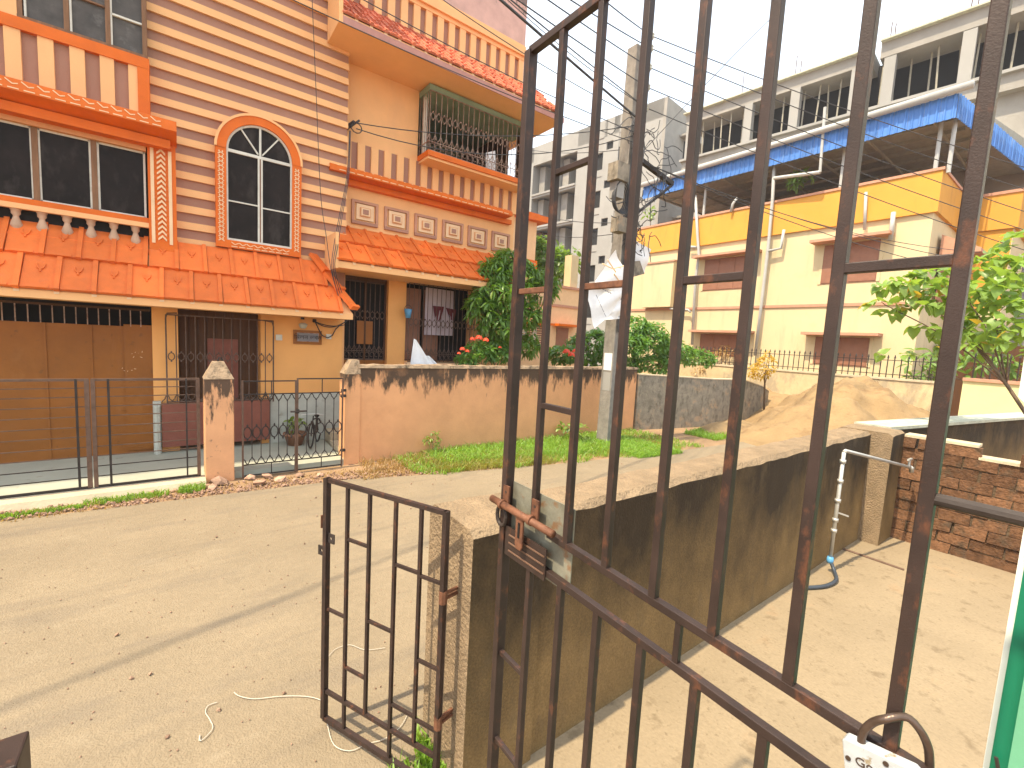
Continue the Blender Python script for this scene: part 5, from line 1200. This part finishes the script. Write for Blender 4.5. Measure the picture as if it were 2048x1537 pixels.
bushl = leaf_mesh('leaf', M_bush, .11, .05, .2); bushl2 = leaf_mesh('leaf', M_mango2, .10, .05, .2)
farl = leaf_mesh('leaf', M_far, .30, .12, .2); heartl = leaf_mesh('leaf', M_heart, .138, .132, .25, True); heart2 = leaf_mesh('leaf', M_heart2, .138, .132, .25, True)
def cy(px, py, Y): return on_y(px, py, Y)
plant('mango_tree', 'young mango tree with drooping glossy leaves beside the orange house', 'tree', (6.1, 8.25, 0),
      [(cy(1000, 590, 8.2), (.55, .45, .55)), (cy(1035, 550, 8.3), (.45, .4, .45)), (cy(985, 545, 8.3), (.36, .36, .3)), (cy(1050, 630, 8.2), (.42, .4, .35)), (cy(1000, 650, 8.1), (.45, .35, .35)), (cy(1085, 575, 8.4), (.36, .35, .42)), (cy(960, 610, 8.15), (.28, .3, .35)), (cy(1000, 690, 8.2), (.4, .3, .25)), (cy(1050, 690, 8.2), (.35, .3, .3)), (cy(1010, 520, 8.3), (.3, .3, .25))],
      mango, 290, 4600, 11, .05, .8, 7, mats=[mango, mango, mango2])
ix = plant('flowering_shrub', 'shrub with orange-red flower heads rising over the orange wall', 'shrub', (5.45, 7.95, 0),
      [(cy(960, 705, 7.95), (.34, .22, .22)), (cy(1000, 708, 7.95), (.3, .22, .2)), (cy(935, 722, 7.95), (.2, .2, .12))], bushl, 120, 900, 13, .02, .2, 6, mats=[bushl, bushl, bushl2])
fm = MB(); rnd = random.Random(2)
for k in range(46):
    d = Vector((rnd.gauss(0, 1), rnd.gauss(0, 1), abs(rnd.gauss(0, 1)))).normalized(); c = d * .06; s1 = d.cross(Vector((.2, .3, .9))).normalized() * .022; s2 = d.cross(s1).normalized() * .022
    fm.add([c + s1, c + s2, c - s1, c - s2], [(0, 1, 2, 3)])
fmm = fm.mesh('flower_head', M_flow)
for (u, v, s) in ((958, 678, 1.2), (972, 682, 1.0), (945, 680, .9), (925, 700, .9), (935, 704, .7), (1000, 696, .6), (918, 708, .6), (985, 704, .5)): put('flower_head', fmm, ix, cy(u, v, 7.80), None, (s, s, s))
bu = plant('garden_bush', 'large glossy green bush behind the end of the orange wall', 'shrub', (11.2, 9.2, 0),
      [(cy(1185, 690, 9.0), (.8, .55, .42)), (cy(1250, 690, 9.0), (.9, .6, .55)), (cy(1300, 680, 9.2), (.9, .6, .55)), (cy(1345, 705, 9.2), (.9, .6, .42)), (cy(1395, 718, 9.2), (.7, .5, .32)), (cy(1130, 712, 9.0), (.55, .5, .28)), (cy(1265, 655, 9.3), (.6, .5, .3)), (cy(1300, 730, 9.1), (1.2, .4, .3)), (cy(1210, 725, 9.0), (1.0, .4, .25))],
      leaf_mesh('leaf', M_bush, .17, .08, .2), 290, 6000, 17, .05, .25, 6)
for (u, v, s) in ((1133, 706, 1.6), (1143, 712, 1.5), (1150, 704, 1.2)): put('flower_head', fmm, bu, cy(u, v, 8.3), None, (s, s, s))
plant('background_tree', 'light green tree behind the mango tree, in front of the grey block', 'tree', (13.0, 16.0, 0),
      [(cy(1110, 545, 15.5), (1.1, 1, .9)), (cy(1085, 520, 15.8), (.9, .9, .9)), (cy(1125, 520, 15.6), (.7, .8, .7)), (cy(1075, 550, 15.5), (.8, .8, .7)), (cy(1078, 495, 15.8), (.4, .5, .5))], farl, 120, 1500, 19, .09, .3, 6)
# broad-leaved tree at the right
plant('broad_leaved_tree', 'tree with large heart-shaped leaves reaching in from the right', 'tree', (9.0, -.35, 0),
      [(on_x(u, v, X), r) for u, v, X, r in ((1990, 560, 8.6, (.6, .45, .4)), (1930, 590, 8.4, (.6, .4, .3)), (1870, 600, 8.3, (.5, .35, .25)), (1800, 570, 8.2, (.4, .30, .13)), (1770, 610, 8.1, (.35, .28, .09)), (1990, 640, 8.6, (.6, .4, .35)), (2040, 530, 8.8, (.6, .4, .5)),
       (1900, 650, 8.4, (.5, .35, .22)), (1840, 570, 8.3, (.5, .3, .15)), (1760, 630, 8.1, (.3, .2, .06)), (1935, 690, 8.5, (.5, .3, .2)), (2045, 650, 8.5, (.5, .4, .5)), (1800, 712, 8.2, (.35, .2, .06)), (1860, 520 + 30, 8.5, (.4, .3, .15)))],
      heartl, 290, 480, 23, .028, .7, 4, mats=[heartl] * 13 + [heart2])
# shed-roof greenery and little plants
plant('roof_plant', 'small leafy plant standing on the yellow house parapet under the shed', 'plant', on_x(1605, 375, 20.6), [(on_x(1605, 358, 20.6), (.4, .45, .3)), (on_x(1590, 365, 20.6), (.3, .3, .2))], farl, 30, 90, 29, .02, .2, 5)
plant('roof_plant', 'climbing plant at the near corner of the yellow house roof', 'plant', on_y(1935, 375, 5.2), [(on_y(1920, 330, 5.2), (.7, .5, .6)), (on_y(1950, 345, 5.2), (.7, .5, .5)), (on_y(1900, 300, 5.0), (.35, .3, .5))], farl, 40, 300, 31, .03, .2, 5)
plant('roof_plant', 'sparse plant at the left end of the yellow house parapet', 'plant', on_x(1300, 455, 20.6), [(on_x(1300, 430, 20.6), (.25, .3, .35))], farl, 20, 10, 37, .02, .2, 4)
plant('sapling', 'dry yellowish sapling standing before the grey wall end', 'plant', on_z(1528, 842, 0), [(on_y(1530, 735, 6.4), (.35, .3, .35)), (on_y(1515, 745, 6.5), (.4, .3, .25)), (on_y(1538, 710, 6.4), (.15, .12, .22))], leaf_mesh('leaf', M_heart2, .12, .06, .2), 40, 240, 41, .035, .2, 5)
plant('dry_shrub', 'dry brownish shrub in front of the brown ground-floor window', 'shrub', on_y(1460, 760, 10.5), [(on_y(1460, 705, 10.5), (.9, .5, .35)), (on_y(1410, 740, 10), (.6, .4, .25))], leaf_mesh('leaf', M_dry, .20, .05, .2), 30, 420, 43, .03, .1, 5)
plant('gate_shrub', 'dark green shrub behind the lime-yellow wall under the tree', 'shrub', (18.6, 1.6, 0), [(Vector((18.6, 2.2, 2.2)), (.6, .6, .6)), (Vector((18.8, 1.0, 2.3)), (.7, .7, .6)), (Vector((19, 3.6, 2.0)), (.5, .6, .6))], farl, 20, 420, 47, .04, .3, 6)
plant('pot_plant', 'small bright green seedling growing in the terracotta pot', 'plant', pc + Vector((0, 0, .2)), [(pc + Vector((0, 0, .36)), (.13, .12, .13))], leaf_mesh('leaf', M_mango2, .09, .05, .2), 40, 20, 53, .008, .1, 5)
# grass
def grass(name, label, zones, n, m, h0, h1, seed, lean=.5):
    rnd = random.Random(seed); b = MB()
    for _ in range(n):
        x0, x1, f0, f1, hs = rnd.choice(zones); x = rnd.uniform(x0, x1); y = rnd.uniform(f0(x), f1(x)); h = rnd.uniform(h0, h1) * hs
        a = rnd.uniform(0, 6.28); w = .006 + .004 * rnd.random(); dx, dy = math.cos(a) * w, math.sin(a) * w; l = rnd.uniform(.1, lean) * h; la = rnd.uniform(0, 6.28)
        mx_, my_ = math.cos(la) * l, math.sin(la) * l
        b.add([(x - dx, y - dy, 0), (x + dx, y + dy, 0), (x + mx_ * .4 + dx * .7, y + my_ * .4 + dy * .7, h * .6), (x + mx_ * .4 - dx * .7, y + my_ * .4 - dy * .7, h * .6), (x + mx_, y + my_, h * rnd.uniform(.75, 1))], [(0, 1, 2, 3), (3, 2, 4)])
    o = b.build(name, m); o['kind'] = 'stuff'; return o
def ed(x):
    for (xa, ya), (xb, yb_) in zip(edge, edge[1:]):
        if xa <= x <= xb: return ya + (yb_ - ya) * (x - xa) / (xb - xa)
    return 6
grass('grass', '', [(3.0, 9.6, lambda x: ed(x) + .02 + .12 * math.sin(x * 5), lambda x: 7.42, 1.0), (3.6, 8.2, lambda x: ed(x) + .35, lambda x: 7.40, 1.5), (7.3, 8.6, lambda x: ed(x) - .2, lambda x: 6.9, 1.0)], 26000, M_grass, .03, .13, 1, 1.2)
grass('grass', '', [(3.2, 9.0, lambda x: ed(x) + .05, lambda x: 7.40, .9), (3.4, 5.5, lambda x: ed(x), lambda x: 6.9, 1.0)], 7000, M_grass2, .03, .15, 21, 1.2)
grass('grass', '', [(10.6, 13.2, lambda x: 5.6, lambda x: 6.5, 1.0)], 5000, M_grass, .05, .16, 2, .9)
grass('grass', '', [(-.9, -.1, lambda x: 6.93, lambda x: 7.13, .8), (-1.6, -.9, lambda x: 6.9, lambda x: 7.0, .6), (.0, .28, lambda x: 6.95, lambda x: 7.28, 1.0), (-3, -1.2, lambda x: 6.86, lambda x: 6.98, .35)], 1900, M_grass, .03, .10, 3, .9)
grass('grass', '', [(.98, 1.06, lambda x: 1.72, lambda x: 2.0, 1.1), (.80, 1.02, lambda x: 1.62, lambda x: 1.95, .8)], 420, M_grass, .04, .13, 4, .8)
grass('dry_grass', '', [(2.4, 4.0, lambda x: 6.75, lambda x: 7.35, 1.0), (2.2, 3.2, lambda x: 6.45, lambda x: 6.9, .4), (-2.5, 2.4, lambda x: 6.75, lambda x: 7.1, .3), (8.6, 9.7, lambda x: 6.0, lambda x: 6.6, .5)], 2600, M_dry, .03, .16, 5, 1.2)
wd = plant('weed', 'leafy weed clump at the foot of the utility pole', 'plant', (7.15, 6.9, 0), [(Vector((7.15, 6.9, .22)), (.28, .25, .2)), (Vector((7.0, 7.1, .28)), (.2, .2, .16))], leaf_mesh('leaf', M_mango2, .13, .07, .3), 60, 60, 61, .01, .4, 5)
plant('weed', 'taller pale weed against the orange wall in the grass', 'plant', (3.75, 7.3, 0), [(Vector((3.75, 7.3, .28)), (.16, .12, .16))], leaf_mesh('leaf', M_mango2, .07, .03, .3), 50, 40, 67, .008, .4, 5)
# rubble at the kerb: each larger stone a thing
sm = []
for k in range(5):
    r = random.Random(100 + k); b = MB(); vs = []; 
    for i in range(12):
        pass
    import bmesh
    bm = bmesh.new(); bmesh.ops.create_icosphere(bm, subdivisions=1, radius=1)
    for v in bm.verts: v.co *= r.uniform(.6, 1.15); v.co.z *= .6
    me = bpy.data.meshes.new('stone'); bm.to_mesh(me); bm.free(); me.materials.append(M_stone); sm.append(me)
rnd = random.Random(8)
big = [((438, 962), .16), ((425, 975), .12), ((500, 955), .10), ((520, 965), .13), ((535, 952), .10), ((560, 958), .11), ((600, 950), .09), ((410, 972), .08), ((305, 985), .06), ((345, 980), .06), ((290, 1000), .05), ((255, 985), .05), ((590, 960), .07), ((640, 950), .08), ((385, 965), .05)]
for (u, v), s in big:
    p = on_z(u, v, s * .25)
    o = put('stone', rnd.choice(sm), None, p, Matrix.Rotation(rnd.uniform(0, 6), 3, 'Z'), (s, s * rnd.uniform(.6, .9), s * .7))
    tag(o, 'broken pale stone lying along the kerb by the gate pillar' if s > .07 else 'small stone chip lying on the kerb strip', 'stone', 'larger stones by the gate pillar' if s > .07 else 'stone chips on the kerb strip')
gr = MB()
for _ in range(1500):
    x = rnd.uniform(-4, 3.4); y = ed(x) + abs(rnd.gauss(.12, .14)); s = rnd.uniform(.006, .030); M_ = Matrix.Rotation(rnd.uniform(0, 6), 3, Vector((rnd.random(), rnd.random(), rnd.random() + .1)).normalized())
    gr.add([Vector((x, y, s * .3)) + M_ @ Vector(c) * s for c in ((1, 0, 0), (-1, .2, 0), (0, 1, .1), (0, -.8, 0), (0, 0, .7), (.1, 0, -.6))], [(0, 2, 4), (2, 1, 4), (1, 3, 4), (3, 0, 4), (2, 0, 5), (1, 2, 5), (3, 1, 5), (0, 3, 5)])
for _ in range(1300):
    x = rnd.uniform(-3, 8); y = rnd.uniform(1.2, 6.4); 
    if y < 2.0 and x > 1.0: continue
    s = rnd.uniform(.003, .008) * (1 if rnd.random() < .93 else 2.2); M_ = Matrix.Rotation(rnd.uniform(0, 6), 3, Vector((rnd.random(), rnd.random(), rnd.random() + .1)).normalized())
    gr.add([Vector((x, y, s * .3)) + M_ @ Vector(c) * s for c in ((1, 0, 0), (-1, .2, 0), (0, 1, .1), (0, -.8, 0), (0, 0, .7), (.1, 0, -.6))], [(0, 2, 4), (2, 1, 4), (1, 3, 4), (3, 0, 4), (2, 0, 5), (1, 2, 5), (3, 1, 5), (0, 3, 5)])
gr.build('gravel', M_stone)['kind'] = 'stuff'
lf_ = leaf_mesh('dry_leaf', M_dry, .10, .04, .5)[0]
for _ in range(18):
    x = rnd.uniform(1.9, 3.8); o = put('dry_leaf', lf_, None, (x, rnd.uniform(6.5, 7.0), .02), Matrix.Rotation(rnd.uniform(0, 6), 3, 'Z') @ Matrix.Rotation(rnd.uniform(-.5, .5), 3, 'X'))
    tag(o, 'dry fallen leaf scattered before the end of the orange wall', 'leaf', 'fallen leaves by the orange wall')
# pale wire on the road
s1 = [on_z(u, v, .006) for u, v in ((398, 1482), (400, 1470), (402, 1482), (425, 1458), (420, 1440), (411, 1425), (416, 1412), (434, 1405))]
tag(MB().tube(smooth_pts(s1), .0024, 5).build('loose_wire', M_string), 'short crooked pale wire lying on the road by itself', 'wire')
s2 = [on_z(u, v, .006) for u, v in ((468, 1385), (480, 1393), (510, 1398), (560, 1393), (610, 1393), (640, 1400), (648, 1410), (655, 1450), (668, 1490), (700, 1502), (735, 1488), (770, 1478), (800, 1455), (815, 1430))]
tag(MB().tube(smooth_pts(s2), .0024, 5).build('loose_wire', M_string), 'long pale wire snaking over the road under the small gate', 'wire')
s3 = [on_z(u, v, .006) for u, v in ((658, 1312), (672, 1298), (700, 1290), (730, 1300), (770, 1296))]
tag(MB().tube(smooth_pts(s3), .002, 5).build('loose_wire', M_string), 'curved piece of pale wire on the road seen through the small gate', 'wire')
# cloths
def cloth(name, pts, m, label, cat, amp=.02, nn=10):
    tl, tr, brr, bl_ = [Vector(p) for p in pts]; nv = Vector((0, -1, 0)); vs = []; fs = []
    for s in (0, 1):
        for i in range(nn + 1):
            for j in range(nn + 1):
                u, v = i / nn, j / nn; p = tl.lerp(tr, u).lerp(bl_.lerp(brr, u), v) + nv * (amp * math.sin(14 * u + 2 * v) * (.3 + v) - s * .004); vs.append(p)
    K = (nn + 1) ** 2
    for i in range(nn):
        for j in range(nn):
            a = i * (nn + 1) + j; b_ = a + nn + 1; fs += [(a, a + 1, b_ + 1, b_), (K + a, K + b_, K + b_ + 1, K + a + 1)]
    return tag(MB().add(vs, fs).build(name, m, smooth=True), label, cat)
cloth('hanging_cloth', [on_y(828, 678, 7.95), on_y(832, 680, 7.95), on_y(868, 738, 7.95), on_y(818, 738, 7.95)], M_cloth, 'white cloth drying on a line behind the orange wall', 'cloth')
cloth('hanging_cloth', [on_y(850, 712, 7.96), on_y(858, 712, 7.96), on_y(878, 732, 7.96), on_y(854, 735, 7.96)], M_cloth, 'small white cloth corner beside the pointed white one', 'cloth')
cloth('towel', [on_y(852, 575, 9.16), on_y(907, 583, 9.16), on_y(905, 672, 9.16), on_y(847, 670, 9.16)], M_lilac, 'pale lilac towel hanging inside the grilled window', 'towel')
cloth('garment', [on_y(866, 612, 9.14), on_y(888, 614, 9.14), on_y(880, 642, 9.14), on_y(870, 642, 9.14)], M_red, 'dark red garment hanging in front of the lilac towel', 'clothing')
cloth('garment', [on_y(892, 616, 9.14), on_y(912, 620, 9.14), on_y(908, 642, 9.14), on_y(899, 640, 9.14)], M_red, 'dark red garment hanging right of the first one in the grilled window', 'clothing')
cloth('shirt', [on_y(972, 306, 8.75), on_y(990, 302, 8.75), on_y(991, 342, 8.75), on_y(970, 338, 8.75)], M_cloth, 'white shirt hung inside the balcony grille', 'clothing')
q = on_y(816, 627, 8.93)
BLP = thing('blue_pail', 'light blue plastic pail hanging at the left of the grilled window', 'pail', q)
MB().lathe(q - Vector((0, 0, .10)), [(.05, 0), (.085, .18), (.075, .19)], 10).build('bucket', M_bluep, BLP, True); MB().tube([q + Vector((.075 * math.cos(t), 0, .09 + .08 * math.sin(t))) for t in [math.pi * i / 8 for i in range(9)]], .006, 5).build('handle', M_iron2, BLP)


# ================================================================== THIN HAZE, added mostly to imitate a veil of lens glare
hm = bpy.data.materials.new('glare_haze'); hm.use_nodes = True; ht = hm.node_tree; ht.nodes.clear()
hv = ht.nodes.new('ShaderNodeVolumePrincipled'); hv.inputs['Color'].default_value = (0.92, 0.94, 1.0, 1); hv.inputs['Density'].default_value = 0.0011; hv.inputs['Anisotropy'].default_value = 0.2
hout = ht.nodes.new('ShaderNodeOutputMaterial'); ht.links.new(hv.outputs[0], hout.inputs['Volume'])
hz_ = B(-450, 750, -350, 750, -1.1, 45).build('haze', hm); hz_['kind'] = 'stuff'
